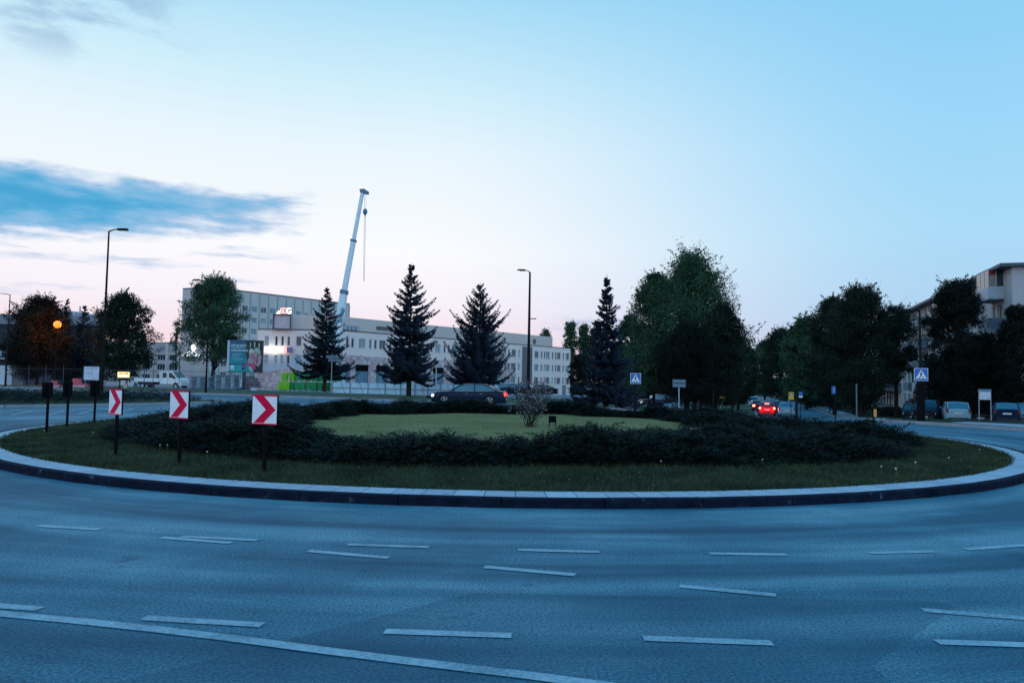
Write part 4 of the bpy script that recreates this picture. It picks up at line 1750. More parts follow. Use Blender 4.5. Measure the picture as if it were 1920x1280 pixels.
# long three storey building with the half stripped front
def long_building():
    C0, K0, C1 = (-42.4, 124.2), (-28.3, 123.7), (13.75, 175.)
    root = thing('office_building', 'long pale three storey building with its lower front stripped to brick', 'building', (-28.3, 123.7, -1.0))
    zb, zt = -2.2, 9.5
    b = MB()
    opA, opB, winA, winB = [], [], [], []
    for a, c in ((495, 504), (515.3, 520.4), (527, 532), (538.5, 543.7), (555, 565), (588, 598), (612, 617), (623, 628)):
        u0, _ = on_wall(a, 640, C0, K0)
        u1, _ = on_wall(c, 640, C0, K0)
        for z0, z1 in ((6.9, 8.45), (3.85, 5.3)):
            opA.append((u0, u1, z0, z1))
    k = 0
    us = []
    u = 3.66
    while u < 47.5:
        us.append(u)
        u += 4.55
    us += [52.6, 56.8, 61.0]
    for u in us:
        three = u > 30
        cols = [(u, u + 1.45), (u + 2.25, u + 2.85), (u + 3.4, u + 4.0)] if u < 47 or u > 52 else [(u, u + 1.3)]
        rows = [(6.85, 8.4)] + ([(4.05, 5.5), (1.2, 2.65)] if three else [])
        for a, c in cols:
            if c < 48 or a > 52:
                for z0, z1 in rows:
                    opB.append((a, c, z0, z1))
    opB += [(65.0, 65.9, z0, z1) for z0, z1 in ((6.85, 8.4), (4.05, 5.5), (1.2, 2.65))]
    opB += [(1.0, 1.6, 6.85, 8.4), (2.1, 2.7, 6.85, 8.4)]
    doors = [(-.1 + .6, 2.0), (3.1, 5.95), (7.6, 10.4), (12.2, 15.0), (16.8, 19.6), (21.4, 24.2)]
    for a, c in doors:
        opB.append((a, c, -1.4, 4.0))
    opB.append((63.2, 64.8, -1.5, 1.2 - .3))
    QA, eA, nA = wall_plane(b, C0, K0, zb, zt, opA)
    QB, eB, nB = wall_plane(b, K0, C1, zb, zt, opB)
    block(b, K0, C1, 14, zb, zt)
    # left part block
    D0, D1 = (C0[0] + 1.5, C0[1] + 30), (K0[0] - 9, K0[1] + 14)
    b.face([(C0[0], C0[1], zb), (D0[0], D0[1], zb), (D0[0], D0[1], zt), (C0[0], C0[1], zt)])
    b.build('wall', M_WALLA, root, world=True)
    rf = MB()
    nx, ny = nB
    rf.face([(C0[0], C0[1], zt - .25), (K0[0], K0[1], zt - .25), (K0[0] + nx * 14, K0[1] + ny * 14, zt - .25), (D0[0], D0[1], zt - .25)])
    rf.face([(K0[0], K0[1], zt - .25), (C1[0], C1[1], zt - .25), (C1[0] + nx * 14, C1[1] + ny * 14, zt - .25), (K0[0] + nx * 14, K0[1] + ny * 14, zt - .25)])
    ro = rf.build('roof', M_ROOF, root, world=True)
    ed = MB()
    bar(ed, C0, K0, zt, zt + .16, .08, .3)
    bar(ed, K0, C1, zt, zt + .16, .08, .3)
    ed.build('roof_edge', M_EDGE, root, world=True)
    n = 0
    for o in opA:
        pane = rw.choice([M_PANE, M_CURT, M_PANE])
        if o[2] < 5 and rw.random() < .5:
            pane = M_CURT
        window(root, C0, eA, o, pane, mull=1 if o[1] - o[0] > 1 else 0)
        n += 1
    for o in sorted(opB, key=lambda q: q[0]):
        if o[3] == 4.0 or o[2] < 0:
            continue
        if n >= 98:
            break
        window(root, K0, eB, o, rw.choice([M_PANE, M_PANE, M_CURT, M_TEAL]), mull=1 if o[1] - o[0] > 1 else 0)
        n += 1
    for a, c in doors:
        d = MB()
        ex, ey = eB
        bar(d, K0, C1, 2.9, 4.0, -.12, .2, a, c)
        lo = d.build('shop_lintel', M_BLACK, root, world=True)
        d = MB()
        bar(d, K0, C1, -1.4, 2.9, -.2, .24, a, c)
        d.build('shop_window', M_SHOPW, root, world=True)
        d = MB()
        w = c - a
        for fx in (.0, .22, .74, .96):
            bar(d, K0, C1, -1.4, 2.9, -.12, .19, a + w * fx, a + w * fx + .12)
        d.build('shop_frame', M_GREYM, root, world=True)
    d = MB()
    bar(d, K0, C1, -1.5, .9, -.2, .24, 63.2, 64.8)
    d.build('door', M_GREYM, root, world=True)
    d = MB()
    bar(d, K0, C1, -2, zt - .3, .12, 0, 48.2, 51.6)
    d.build('stair_bay', mat('stair_bay', (.17, .16, .18), .9), root, world=True)
    # attic storey, set back
    at_ = MB()
    A0 = at(546, 600, 124.6)
    p0 = (A0.x, 124.6)
    K2 = (K0[0] + .4, K0[1] + 1.2)
    p1 = (K2[0] + eB[0] * 61, K2[1] + eB[1] * 61)
    sb = 2.2
    K2b = (K0[0] + nB[0] * sb - .2, K0[1] + nB[1] * sb)
    C1b = (K2b[0] + eB[0] * 62.5, K2b[1] + eB[1] * 62.5)
    wall_plane(at_, p0, (K2b[0], K2b[1]), zt - .2, 12.1, [])
    wall_plane(at_, (K2b[0], K2b[1]), C1b, zt - .2, 12.1, [(9.5 + 0, 13.2, 10.3, 11.0), (40, 43, 10.3, 11.), (55, 56.2, 10.1, 11.2)])
    block(at_, K2b, C1b, 9, zt - .2, 12.1)
    at_.face([(p0[0], p0[1], 9.3), (p0[0], p0[1] + 10, 9.3), (p0[0], p0[1] + 10, 12.1), (p0[0], p0[1], 12.1)])
    at_.face([(p0[0], p0[1], 12.0), (K2b[0], K2b[1], 12.0), (K2b[0] + nB[0] * 9, K2b[1] + nB[1] * 9, 12.0), (p0[0], p0[1] + 10, 12.0)])
    at_.face([(K2b[0], K2b[1], 12.0), (C1b[0], C1b[1], 12.0), (C1b[0] + nB[0] * 9, C1b[1] + nB[1] * 9, 12.0), (K2b[0] + nB[0] * 9, K2b[1] + nB[1] * 9, 12.0)])
    ao = at_.build('attic', M_ATTIC, root, world=True)
    q = MB()
    bar(q, p0, K2b, 12.1, 12.24, .1, .2)
    bar(q, K2b, C1b, 12.1, 12.24, .1, .2)
    q.build('roof_edge', M_EDGE, ao, world=False)
    o_ = bpy.data.objects[-1] if False else None
    # louvred strip windows in the attic
    q = MB()
    for a, c, z0, z1 in ((9.5, 13.2, 10.3, 11.0), (40, 43, 10.3, 11.), (55, 56.2, 10.1, 11.2)):
        bar(q, K2b, C1b, z0, z1, -.15, .2, a, c)
    q.build('strip_window', M_PANE, root, world=True)
    # air conditioning boxes
    for i in range(4):
        d = MB()
        u = .9 + i * .85 + 1.2
        bar(d, K2b, C1b, 9.9, 10.7, .5, -.02, u, u + .62)
        ac = d.build('air_conditioner', M_LGREY, root, world=True)
    # framed sign panel rising over the parapet
    s0, s1 = at(512.5, 600, 123.6), at(546, 600, 123.6)
    z0, z1 = at(529, 617, 123.6).z, at(529, 589.5, 123.6).z
    d = MB()
    d.box(s0.x, s1.x, 123.6, 126.5, z0, z1)
    pn = d.build('sign_panel', mat('panel_pink', (.62, .52, .55), .9), root, world=True)
    d = MB()
    y0, y1 = 123.4, 123.6
    for bx in ((s0.x - .05, s1.x + .05, z1 - .12, z1 + .08), (s0.x - .05, s1.x + .05, z0 - .08, z0 + .12), (s0.x - .05, s0.x + .15, z0 + .12, z1 - .12), (s1.x - .15, s1.x + .05, z0 + .12, z1 - .12)):
        d.box(bx[0], bx[1], y0, y1, bx[2], bx[3])
    d.build('panel_frame', M_EDGE, root, world=True)
    # fascia sign
    for a, c, mm in ((488.6, 492.4, mat('lit_orange', (1, .7, .5), .5, emit=(1., .62, .42), estr=1.6)), (497.2, 521.2, M_LITW), (525.8, 532.6, M_LITW),
                     (532.6, 539.2, mat('lit_coral', (1, .4, .35), .5, emit=(1., .45, .34), estr=1.0)), (539.2, 549.2, mat('violet_panel', (.22, .20, .42), .5))):
        pa, pc = at(a, 655, 123.7), at(c, 655, 123.7)
        zz1, zz0 = at((a + c) / 2, 650.8, 123.7).z, at((a + c) / 2, 660.3, 123.7).z
        d = MB()
        d.box(pa.x, pc.x, 123.3, 123.65, zz0, zz1)
        d.build('sign_box', mm, root, world=True)
    return root


LB = long_building()


# rooftop neon letters: a thing standing on the roof
def roof_sign():
    p = at(519, 587, 124.8)
    t = thing('roof_sign', 'red and white lit letter sign standing on the roof of the stripped building', 'sign', (p.x, 124.8, 12.14))
    q = MB()
    q.box(0, 1.95, -.03, .03, 0, .10)
    for x in (.2, 1., 1.8):
        q.box(x - .03, x + .03, -.02, .3, 0, .5)
    q.build('sign_frame', M_EDGE, t)
    lettering('S', 1.35, .06, M_LITR, t, (.42, -.05, .16), name='letter', bold=.02, font_shear=.15)
    lettering('D', 1.35, .06, M_LITR, t, (.95, -.05, .16), name='letter', bold=.02)
    lettering('G', 1.35, .06, M_LITW, t, (1.50, -.05, .16), name='letter', bold=.02)
    w = MB()
    w.prism([(-.12, .12), (.62, .12), (.62, .30), (.22, .30), (.40, .46), (.62, .46), (.62, .58), (.34, .66)], -.08, .0)
    w.build('logo_mark', M_LITW, t)


roof_sign()


def tower_block():
    E0, E1, E2 = (-91., 205.), (-81.4, 200.7), (-52.4, 239.)
    root = thing('hospital_block', 'tall grey seven storey block with vertical piers behind the round tree', 'building', (-81.4, 200.7, -1.5))
    zb, zt = -2, 25.4
    b = MB()
    wall_plane(b, E0, E1, zb, zt, [])
    ops = []
    ncol = 16
    sp = 48.04 / ncol
    for i in range(ncol):
        u0 = i * sp + .55
        pxw = 960 + F * (E1[0] + .604 * u0) / (E1[1] + .798 * u0)
        rows = range(7) if pxw < 500 else (range(3) if pxw < 514 else range(1, 3) if pxw < 575 else range(0, 1))
        rows = range(7) if pxw < 500 else (range(3) if pxw < 514 else range(2))
        for r in rows:
            z0 = 19.95 - 3.13 * r
            if pxw > 560 and r == 0:
                z0 = 19.6
            ops.append((u0, u0 + 1.75, z0, z0 + 1.55))
    Q, e, nn = wall_plane(b, E1, E2, zb, zt, ops)
    block(b, E1, E2, 12, zb, zt)
    b.face([(E0[0], E0[1], zb), (E0[0] + 5, E0[1] + 14, zb), (E0[0] + 5, E0[1] + 14, zt), (E0[0], E0[1], zt)])
    b.face([(E0[0], E0[1], zt - .1), (E1[0], E1[1], zt - .1), (E2[0], E2[1], zt - .1), (E2[0] + nn[0] * 12, E2[1] + nn[1] * 12, zt - .1), (E0[0] + 5, E0[1] + 14, zt - .1)])
    b.build('wall', M_WALLT, root, world=True)
    w = MB()
    bar(w, E0, E1, 12.2 - 12, 12.2 + 12.9, .06, 0)
    w.build('end_cladding', M_WALLP, root, world=True)
    for i in range(ncol + 1):
        d = MB()
        bar(d, E1, E2, zb, zt - .3, .14, 0, max(0, i * sp - .13), i * sp + .10)
        d.build('pier', M_PIER, root, world=True)
    ed = MB()
    bar(ed, E0, E1, zt, zt + .3, .1, .3)
    bar(ed, E1, E2, zt, zt + .3, .1, .3)
    ed.build('roof_edge', M_EDGE, root, world=True)
    for o in ops:
        window(root, E1, e, o, rw.choice([M_PANE, M_TEAL, M_CURT]), mull=1, sill=False)


tower_block()


# lit wall sign on the hospital's end wall
def hospital_sign():
    P0, P1 = (-91., 205.), (-81.4, 200.7)
    ang = math.atan2(-4.3, 9.6)
    u, z = on_wall(344, 667, P0, P1)
    e = (math.cos(ang), math.sin(ang))
    ox, oy = P0[0] + e[0] * u + e[1] * .4, P0[1] + e[1] * u - e[0] * .4
    t = thing('hospital_sign', 'white lit two line sign with round emblem on the block end wall', 'sign', (ox, oy, z), ang)
    lettering('AKUŠERIJOS KLINIKA', .72, .04, M_LITB, t, (-.1, 0, -.05), name='lettering', bold=.02)
    lettering('MEDICINOS', .66, .04, M_LITB, t, (1.7, 0, .72), name='lettering', bold=.02)
    d = MB()
    d.cyl((3.9, -.05, 2.35), (3.9, .1, 2.35), .72, .72, 20)
    d.build('emblem', M_LITW, t)
    d = MB()
    d.box(3.5, 4.3, -.05, .1, 1.25, 1.5)
    d.build('emblem_base', M_LITB, t)


hospital_sign()


def annex():
    P0, P1 = (-112., 205.), (-91.4, 205.)
    root = thing('annex_building', 'low three storey wing with white framed windows left of the tall block', 'building', (-101, 205, -1.5))
    b = MB()
    ops = []
    for a, c in ((268, 282), (295, 309.5), (317.5, 332)):
        u0 = at(a, 670, 205).x + 112.
        u1 = at(c, 670, 205).x + 112.
        if u0 < .3:
            continue
        for z0, z1 in ((5.75, 7.3), (3.1, 4.75), (.3, 1.9)):
            ops.append((u0, u1, z0, z1))
    Q, e, nn = wall_plane(b, P0, P1, -2, 10.5, ops)
    block(b, P0, P1, 12, -2, 10.5)
    b.face([(P0[0], P0[1], 10.4), (P1[0], P1[1], 10.4), (P1[0], P1[1] + 12, 10.4), (P0[0], P0[1] + 12, 10.4)])
    b.build('wall', M_WALLP, root, world=True)
    for o in ops:
        window(root, P0, e, o, M_PANE, mull=2)
    for a in (290, 313, 334):
        d = MB()
        x = at(a, 670, 205).x
        d.box(x - .35, x + .35, 204.8, 205, -1.5, 10.3)
        d.build('pier', M_WALLP, root, world=True)
    for a, c in ((296, 308), (318, 331)):
        d = MB()
        d.box(at(a, 650, 205).x, at(c, 650, 205).x, 204.85, 205, 8.0, 10.1)
        d.build('wall_panel', M_PIER, root, world=True)
    d = MB()
    d.box(-112, -91.4, 204.9, 205.2, 10.5, 10.7)
    d.build('roof_edge', M_EDGE, root, world=True)


annex()


def left_hall():
    x0, x1 = at(-90, 650, 150).x, at(192, 650, 150).x
    Y = 150.
    root = thing('hall_building', 'dark low hall with pale upper fascia behind the left trees', 'building', ((x0 + x1) / 2, Y, -.8))
    zt = at(15, 589, Y).z
    b = MB()
    k = 1.17
    b.prism([(x0, Y), (x1, Y), (x1 * k, Y * k), (x0 * k, Y * k)], -2, zt - 2.0, 'z')
    b.build('wall', M_DARKB, root, world=True)
    b = MB()
    b.prism([(x0, Y - .3), (x1, Y - .3), (x1 * k, Y * k), (x0 * k, Y * k)], zt - 2.0, zt, 'z')
    b.build('fascia', mat('hall_fascia', (.22, .23, .27), .8), root, world=True)
    b = MB()
    xa, xc = at(104, 590, Y + 8).x, at(151, 590, Y + 8).x
    b.box(xa, xc, Y + 6, Y + 16, zt, zt + 1.3)
    b.cyl(((xa + xc) / 2 + 2.5, Y + 8, zt + 1.2), ((xa + xc) / 2 + 2.5, Y + 8, zt + 2.6), .15)
    b.build('roof_housing', M_LGREY, root, world=True)
    b = MB()
    z = at(10, 672, Y).z
    b.box(x0, at(160, 670, Y).x, Y - .8, Y, z - .12, z + .12)
    b.build('canopy', M_LGREY, root, world=True)
    for a, c in ((-30, -18), (-10, 4), (8, 17), (21, 39)):
        p, q = at(a, 662, Y).x, at(c, 662, Y).x
        d = MB()
        d.box(p, q, Y - .08, Y, at(a, 667, Y).z, at(a, 657, Y).z)
        d.build('window', M_TEAL, root, world=True)
    for a, c in ((-60, -20), (22, 51), (54, 82), (85, 108), (150, 180)):
        p, q = at(a, 700, Y).x, at(c, 700, Y).x
        d = MB()
        d.box(p, q, Y - .15, Y, -1., at(a, 686, Y).z)
        d.build('garage_door', mat('garage_door', (.018, .026, .055), .6), root, world=True)
    b = MB()
    xm = at(71, 560, Y + 10).x
    b.cyl((xm, Y + 10, zt), (xm, Y + 10, zt + 5.3), .05, .02, 5)
    b.build('aerial', M_GREYM, root, world=True)


left_hall()


def flats():
    K1 = Vector((43.7, 65., 0))
    d = Vector((.307, .952, 0)).normalized()
    E = K1 + d * 62
    out = Vector((-d.y, d.x, 0))       # towards the street
    root = thing('apartment_building', 'five storey flats with balconies along the right side of the street', 'building', (K1.x, K1.y, -1.5))
    zb, zt = -2.2, 12.4
    b = MB()
    # long front is seen from the street: u runs from far end to near corner
    P0, P1 = (E.x, E.y), (K1.x, K1.y)
    fl = [-1.5 + 2.85 * i for i in range(5)]
    ops = []
    L = 62.
    stacks = [4., 16.5, 22.5, 35., 41., 53.5]
    bal = []
    for s in stacks:
        u = L - s
        bal.append(u)
        for z in fl[1:]:
            ops.append((u - 1.6, u - .8, z + .15, z + 2.35))
            ops.append((u - .3, u + 1.3, z + .95, z + 2.35))
    for s in (8.5, 12, 19.5, 27, 30.5, 38, 45.5, 49, 57.5, 60):
        u = L - s
        for z in fl:
            ops.append((u - .8, u + .8, z + .95, z + 2.35))
    wall_plane(b, P0, P1, zb, zt, ops)
    e = (-d.x, -d.y)
    # gable towards us
    G1 = (K1.x + d.y * 13, K1.y - d.x * 13)
    wall_plane(b, (K1.x, K1.y), G1, zb, zt, [])
    b.face([(G1[0], G1[1], zb), (G1[0] + d.x * L, G1[1] + d.y * L, zb), (G1[0] + d.x * L, G1[1] + d.y * L, zt), (G1[0], G1[1], zt)])
    b.build('wall', M_WALLR, root, world=True)
    r = MB()
    o1 = out * 1.0
    pts = [K1 + o1 - d * .5, K1 - out * 13.4 - d * .5, E - out * 13.4 + d * .5, E + o1 + d * .5]
    v = [(p.x, p.y, z) for z in (zt, zt + .28) for p in pts]
    r.mesh(v, [(3, 2, 1, 0), (4, 5, 6, 7), (0, 1, 5, 4), (1, 2, 6, 5), (2, 3, 7, 6), (3, 0, 4, 7)])
    ro = r.build('roof', M_EDGE, root, world=True)
    g = MB()
    for i in range(2):
        p = K1 - out * (4.2 * (i + 1)) - d * .02
        g.box(p.x - .03, p.x + .03, p.y - .05, p.y + .02, zb, zt)
    g.build('wall_joint', M_EDGE, root, world=True)
    n = 0
    for o in ops:
        if n > 95:
            break
        window(root, P0, e, o, rw.choice([M_PANE, M_CURT, M_PANE]), mull=1 if o[1] - o[0] > 1 else 0)
        n += 1
    mp = mat('balcony_panel', (.10, .17, .23), .6)
    mw = mat('loggia_panel', (.45, .52, .60), .6)
    for si, u in enumerate(bal):
        c = E - d * u
        for k, z in enumerate(fl[1:]):
            enc = (si * 5 + k * 3) % 4 == 3 or (si == 0 and k == 3)
            # slab
            s = MB()

            def box_w(mb, a0, a1, q0, q1, z0, z1):
                vs = []
                for zz in (z0, z1):
                    for a, q in ((a0, q0), (a1, q0), (a1, q1), (a0, q1)):
                        p = c - d * a + out * q
                        vs.append((p.x, p.y, zz))
                mb.mesh(vs, [(3, 2, 1, 0), (4, 5, 6, 7), (0, 1, 5, 4), (1, 2, 6, 5), (2, 3, 7, 6), (3, 0, 4, 7)])
            box_w(s, -1.9, 1.9, .002, 1.25, z - .12, z)
            bo = s.build('balcony', M_PIER, root, world=True)
            f = MB()
            box_w(f, -1.9, 1.9, 1.21, 1.25, z, z + 1.05)
            box_w(f, -1.9, -1.86, .002, 1.21, z, z + 1.05)
            box_w(f, 1.86, 1.9, .002, 1.21, z, z + 1.05)
            f.v = [(p[0] - root.location.x, p[1] - root.location.y, p[2] - root.location.z) for p in f.v]
            f.build('balcony_front', mw if enc else mp, bo)
            if enc:
                f = MB()
                for a0, a1, q0, q1 in ((-1.88, 1.88, 1.22, 1.24), (1.87, 1.89, .0, 1.2), (-1.89, -1.87, .0, 1.2)):
                    box_w(f, a0, a1, q0, q1, z + 1.05, z + 2.6)
                f.v = [(p[0] - root.location.x, p[1] - root.location.y, p[2] - root.location.z) for p in f.v]
                f.build('glazing', M_PANE, bo)
                f = MB()
                for a0, q0 in ((1.86, 1.20), (1.86, .62), (1.86, .0), (.6, 1.20), (-.6, 1.2), (-1.9, 1.2)):
                    box_w(f, a0, a0 + .06, q0, q0 + .06, z + 1.05, z + 2.6)
                box_w(f, -1.9, 1.92, 0, 1.27, z + 2.6, z + 2.68)
                f.v = [(p[0] - root.location.x, p[1] - root.location.y, p[2] - root.location.z) for p in f.v]
                f.build('glazing_bar', mw, bo)
                if si == 0 and k == 3:
                    f = MB()
                    box_w(f, 1.895, 1.91, .68, 1.18, z + 2.1, z + 2.58)
                    f.v = [(p[0] - root.location.x, p[1] - root.location.y, p[2] - root.location.z) for p in f.v]
                    f.build('red_blind', mat('red_blind', (.28, .02, .03), .8), bo)
    return root


flats()


def corner_house():
    """projecting end with shop, faces the camera"""
    Y = 121.
    x0, x1 = at(1650, 740, Y).x, at(1699, 740, Y).x
    root = thing('shop_building', 'end house with striped shop blinds under a rounded balcony', 'building', ((x0 + x1) / 2, Y, -1.5))
    b = MB()
    ops = []
    zf = [-1.6, 1.25, 4.1, 6.95, 9.8]
    for z in zf[1:]:
        ops.append((.5, 1.5, z + .2, z + 2.4))
        ops.append((1.9, 3.4, z + .8, z + 2.3))
    ops.append((.35, 3.7, -1.2, 1.0))
    Q, e, nn = wall_plane(b, (x0, Y), (x1, Y), -2.2, 12.4, ops)
    block(b, (x0, Y), (x1, Y), 8, -2.2, 12.4)
    b.face([(x0, Y, 12.4), (x1, Y, 12.4), (x1, Y + 8, 12.4), (x0, Y + 8, 12.4)])
    b.build('wall', mat('shop_wall', (.30, .34, .38), .85), root, world=True)
    for o in ops[:-1]:
        window(root, (x0, Y), e, o, M_CURT if o[0] > 1 else M_PANE, mull=1)
    d = MB()
    d.box(x0 + .35, x0 + 3.7, Y + .2, Y + .24, -1.2, 1.0)
    d.build('shop_window', M_PANE, root, world=True)
    for i in range(7):
        d = MB()
        a = x0 + .45 + i * .46
        d.box(a, a + .27, Y + .12, Y + .16, -1.1, .95)
        d.build('blind', M_FRAME, root, world=True)
    d = MB()
    for i in range(6):
        a = x0 + .8 + i * .42
        d.sphere((a, Y + .05, .1 + .1 * (i % 2)), .13, 6, 4)
    d.build('window_decoration', mat('dark_red', (.07, .02, .05), .8), root, world=True)
    d = MB()
    n = 10
    for z in zf[1:]:
        vs = []
        for zz in (z - .1, z + 1.0):
            for i in range(n + 1):
                t = i / n
                vs.append((x0 - .3 + 4.2 * t, Y - .5 - .8 * math.sin(math.pi * t) ** .5, zz))
        d.mesh(vs, [(i, i + 1, n + 2 + i, n + 1 + i) for i in range(n)])
        d.mesh([(p[0], p[1], z - .1) for p in vs[:n + 1]] + [(x0 - .3, Y, z - .1), (x0 + 3.9, Y, z - .1)], [tuple(range(n + 1)) + (n + 2, n + 1)])
    d.build('balcony', mat('pale_balcony', (.20, .28, .34), .7), root, world=True)
    d = MB()
    p = at(1654, 733, Y - .4)
    d.sphere(tuple(p), .16, 8, 6)
    d.build('lamp', mat('warm_lamp', (1, .5, .3), .5, emit=(1., .42, .24), estr=3.), root, world=True)


corner_house()


# ------------------------------------------------------------------ lamps and posts
def street_lamp(label, px, Y, topy, arm, h_extra=0., thick=.085, group='tall street lamps', armlen=1.1, base_box=False, droop=.12, small=False):
    base = foot(px, Y)
    H = at(px, topy, Y).z - base.z
    t = thing('street_lamp', label, 'street lamp', base, 0, group)
    p = MB()
    p.tube([(0, 0, -.1), (0, 0, 1.2), (0, 0, 1.25), (0, 0, H)], [thick * 1.25, thick * 1.2, thick, thick * .55], 10)
    p.build('pole', M_POLE, t)
    a = MB()
    a.tube([(0, 0, H - .02), (arm * armlen * .5, 0, H + droop * .6), (arm * armlen, 0, H + droop)], [.04, .035, .03], 6)
    a.build('arm', M_POLE, t)
    l = MB()
    x0, x1 = sorted((arm * armlen, arm * (armlen + .62)))
    l.bev(x0, x1, -.12, .12, H + droop - .07, H + droop + .05, .03)
    l.build('lamp_head', M_POLE, t)
    if base_box:
        b = MB()
        b.bev(-.14, .14, -.14, .14, -.1, 1.9, .02)
        b.build('base_cabinet', M_BLACK, t)
    return t


street_lamp('tall lamp post rising through the left hedge, arm to the right', 190, 44, 433, 1, armlen=.5)
street_lamp('lamp post in front of the round green tree, arm to the left', 385.5, 67, 529, -1, armlen=.9, droop=.2)
L3 = street_lamp('lamp post standing right of the dark saloon, lit tip to the left', 990, 57, 510, -1, armlen=.35, thick=.13, droop=.15)
b = MB()
H3 = at(990, 597, 57).z - L3.location.z
b.box(.05, .55, -.04, .04, H3 - .04, H3 + .03)
b.build('side_bracket', M_POLE, L3)
b = MB()
b.box(-.93, -.80, -.05, .05, at(990, 510, 57).z - L3.location.z + .05, at(990, 510, 57).z - L3.location.z + .09)
b.build('lamp_glow', mat('lamp_dim', (1, .95, .9), .5, emit=(1., .93, .88), estr=1.4), L3)
street_lamp('lamp post at the far left edge of the view', 9, 80, 552, -1, armlen=1.2)
street_lamp('lamp arm reaching over the avenue trees on the right', 1556, 88, 586, -1, armlen=.7, thick=.06)
X1 = street_lamp('short crossing lamp holding the left pedestrian sign', 1191, 45, 612, 1, armlen=.25, thick=.075, group='crossing lamps', droop=.0)
X2 = street_lamp('short crossing lamp holding the right pedestrian sign', 1726.5, 35, 582, -1, armlen=.35, thick=.07, group='crossing lamps', base_box=True, droop=.0)

# sodium lamp inside the left tree
M_SOD = mat('sodium_lit', (1, .5, .1), .5, emit=(1., .14, .006), estr=2.4)
sl = thing('street_lamp', 'glowing orange lamp in front of the wide dark left tree', 'street lamp', foot(101, 97.0))
zs_ = at(100, 608, 97.0).z - sl.location.z
b = MB()
b.tube([(0, 0, -.1), (0, 0, zs_ - .2)], [.09, .06], 8)
b.build('pole', M_POLE, sl)
b = MB()
b.sphere((0, 0, zs_), .46, 14, 10)
b.build('lamp', M_SOD, sl)
lamp_light(sl, (0.25, .5, zs_ - .1), (1., .20, .006), 900, .2)
lamp_light(sl, (-.5, .6, zs_ - .6), (1., .20, .006), 600, .2)

# white park lamp on the site side
pl_ = thing('park_lamp', 'white slender lamp post with a flat cap beside the tallest spruce', 'street lamp', foot(817, 60))
zt_ = at(817, 676, 60).z - pl_.location.z
b = MB()
b.tube([(0, 0, -.05), (0, 0, zt_ - .3)], [.05, .035], 8)
b.build('pole', M_LGREY, pl_)
b = MB()
b.cyl((0, 0, zt_ - .3), (0, 0, zt_ - .05), .10, .17, 12)
b.build('lantern', M_PANE, pl_)
b = MB()
b.cyl((0, 0, zt_ - .05), (0, 0, zt_), .26, .20, 14)
b.build('lamp_cap', M_POLE, pl_)


# ------------------------------------------------------------------ signs
def chevron_sign(label, px, py, w, h, zb, rz, back=False, group='chevron signs on the island rim'):
    base = gnd(px, py, .13)
    t = thing('chevron_sign', label, 'road sign', (base.x, base.y, .12), rz, group)
    # local -y is the face
    p = MB()
    p.tube([(0, .03, -.1), (0, .03, zb + h * .9)], [.032, .032], 8)
    p.build('post', M_BLACK, t)
    b = MB()
    b.box(-w / 2 - .012, w / 2 + .012, -.012, .012, zb - .012, zb + h + .012)
    b.build('backing', M_BLACK, t)
    f = MB()
    f.box(-w / 2, w / 2, -.016, -.0125, zb, zb + h)
    fo = f.build('panel', M_WHITE if not back else M_BLACK, t)
    if not back:
        c = MB()
        q = .40 * w
        a = -w / 2 + .03
        pts = [(a, zb + h - .012), (a + q, zb + h - .012), (w / 2 - .02, zb + h / 2), (a + q, zb + .012), (a, zb + .012), (w / 2 - .02 - q, zb + h / 2)]
        c.face([(x, -.019, z) for x, z in pts])
        c.build('chevron', M_RED, fo)
        e = MB()
        e.box(-w / 2 - .012, w / 2 + .012, -.021, -.0165, zb + h - .012, zb + h + .012)
        e.build('red_rim', M_RED, t)
        e = MB()
        e.box(-w / 2 - .012, w / 2 + .012, -.021, -.0165, zb - .012, zb + .006)
        e.build('red_rim', M_RED, t)
    return t


def facing(bx, by):
    """rz so that local -y points radially outward from the island centre"""
    dx, dy = bx - CX, by - CY
    return math.atan2(dy, dx) + math.pi / 2


for (px, py, ty, by, lab) in ((493, 886.6, 741, 794, 'largest red and white chevron sign, rightmost of the three'), (332.5, 870.6, 733, 783, 'middle red and white chevron sign of the three'),
                              (213, 857, 730, 776, 'narrowest looking red and white chevron sign, leftmost of the three')):
    g_ = gnd(px, py, .13)
    z1, z0 = at(px, ty, g_.y).z, at(px, by, g_.y).z
    chevron_sign(lab, px, py, .44, z1 - z0, z0 - .12, facing(g_.x, g_.y))
for (px, py, ty, by, lab, ww) in ((85, 812, 717.5, 744, 'black sign back nearest to the chevrons row start, far left one', .30), (123.5, 800.6, 715.6, 742.5, 'black sign back in the middle of the three on the left', .30),
                                  (175, 792.7, 715, 742.5, 'black sign back under the white site notice board', .34)):
    g_ = gnd(px, py, .13)
    z1, z0 = at(px, ty, g_.y).z, at(px, by, g_.y).z
    va = math.atan2(g_.y, g_.x)
    chevron_sign(lab, px, py, ww, z1 - z0, z0 - .12, va - math.pi / 2 + math.pi + R(48), True, group='sign backs on the island rim')
# edge-on marker with orange reflector
g_ = gnd(1638, 809, .13)
t = thing('marker_post', 'black marker post with an orange reflector on the right rim', 'road sign', (g_.x, g_.y, .12), 0)
b = MB()
b.tube([(0, 0, -.1), (0, 0, at(1639, 768, g_.y).z - .12)], [.03, .03], 8)
b.build('post', M_BLACK, t)
b = MB()
z1, z0 = at(1640, 767, g_.y).z - .12, at(1640, 781, g_.y).z - .12
b.bev(-.01, .09, -.04, -.031, z0, z1, .002)
b.build('reflector', mat('reflector_orange', (.80, .36, .10), .4), t)


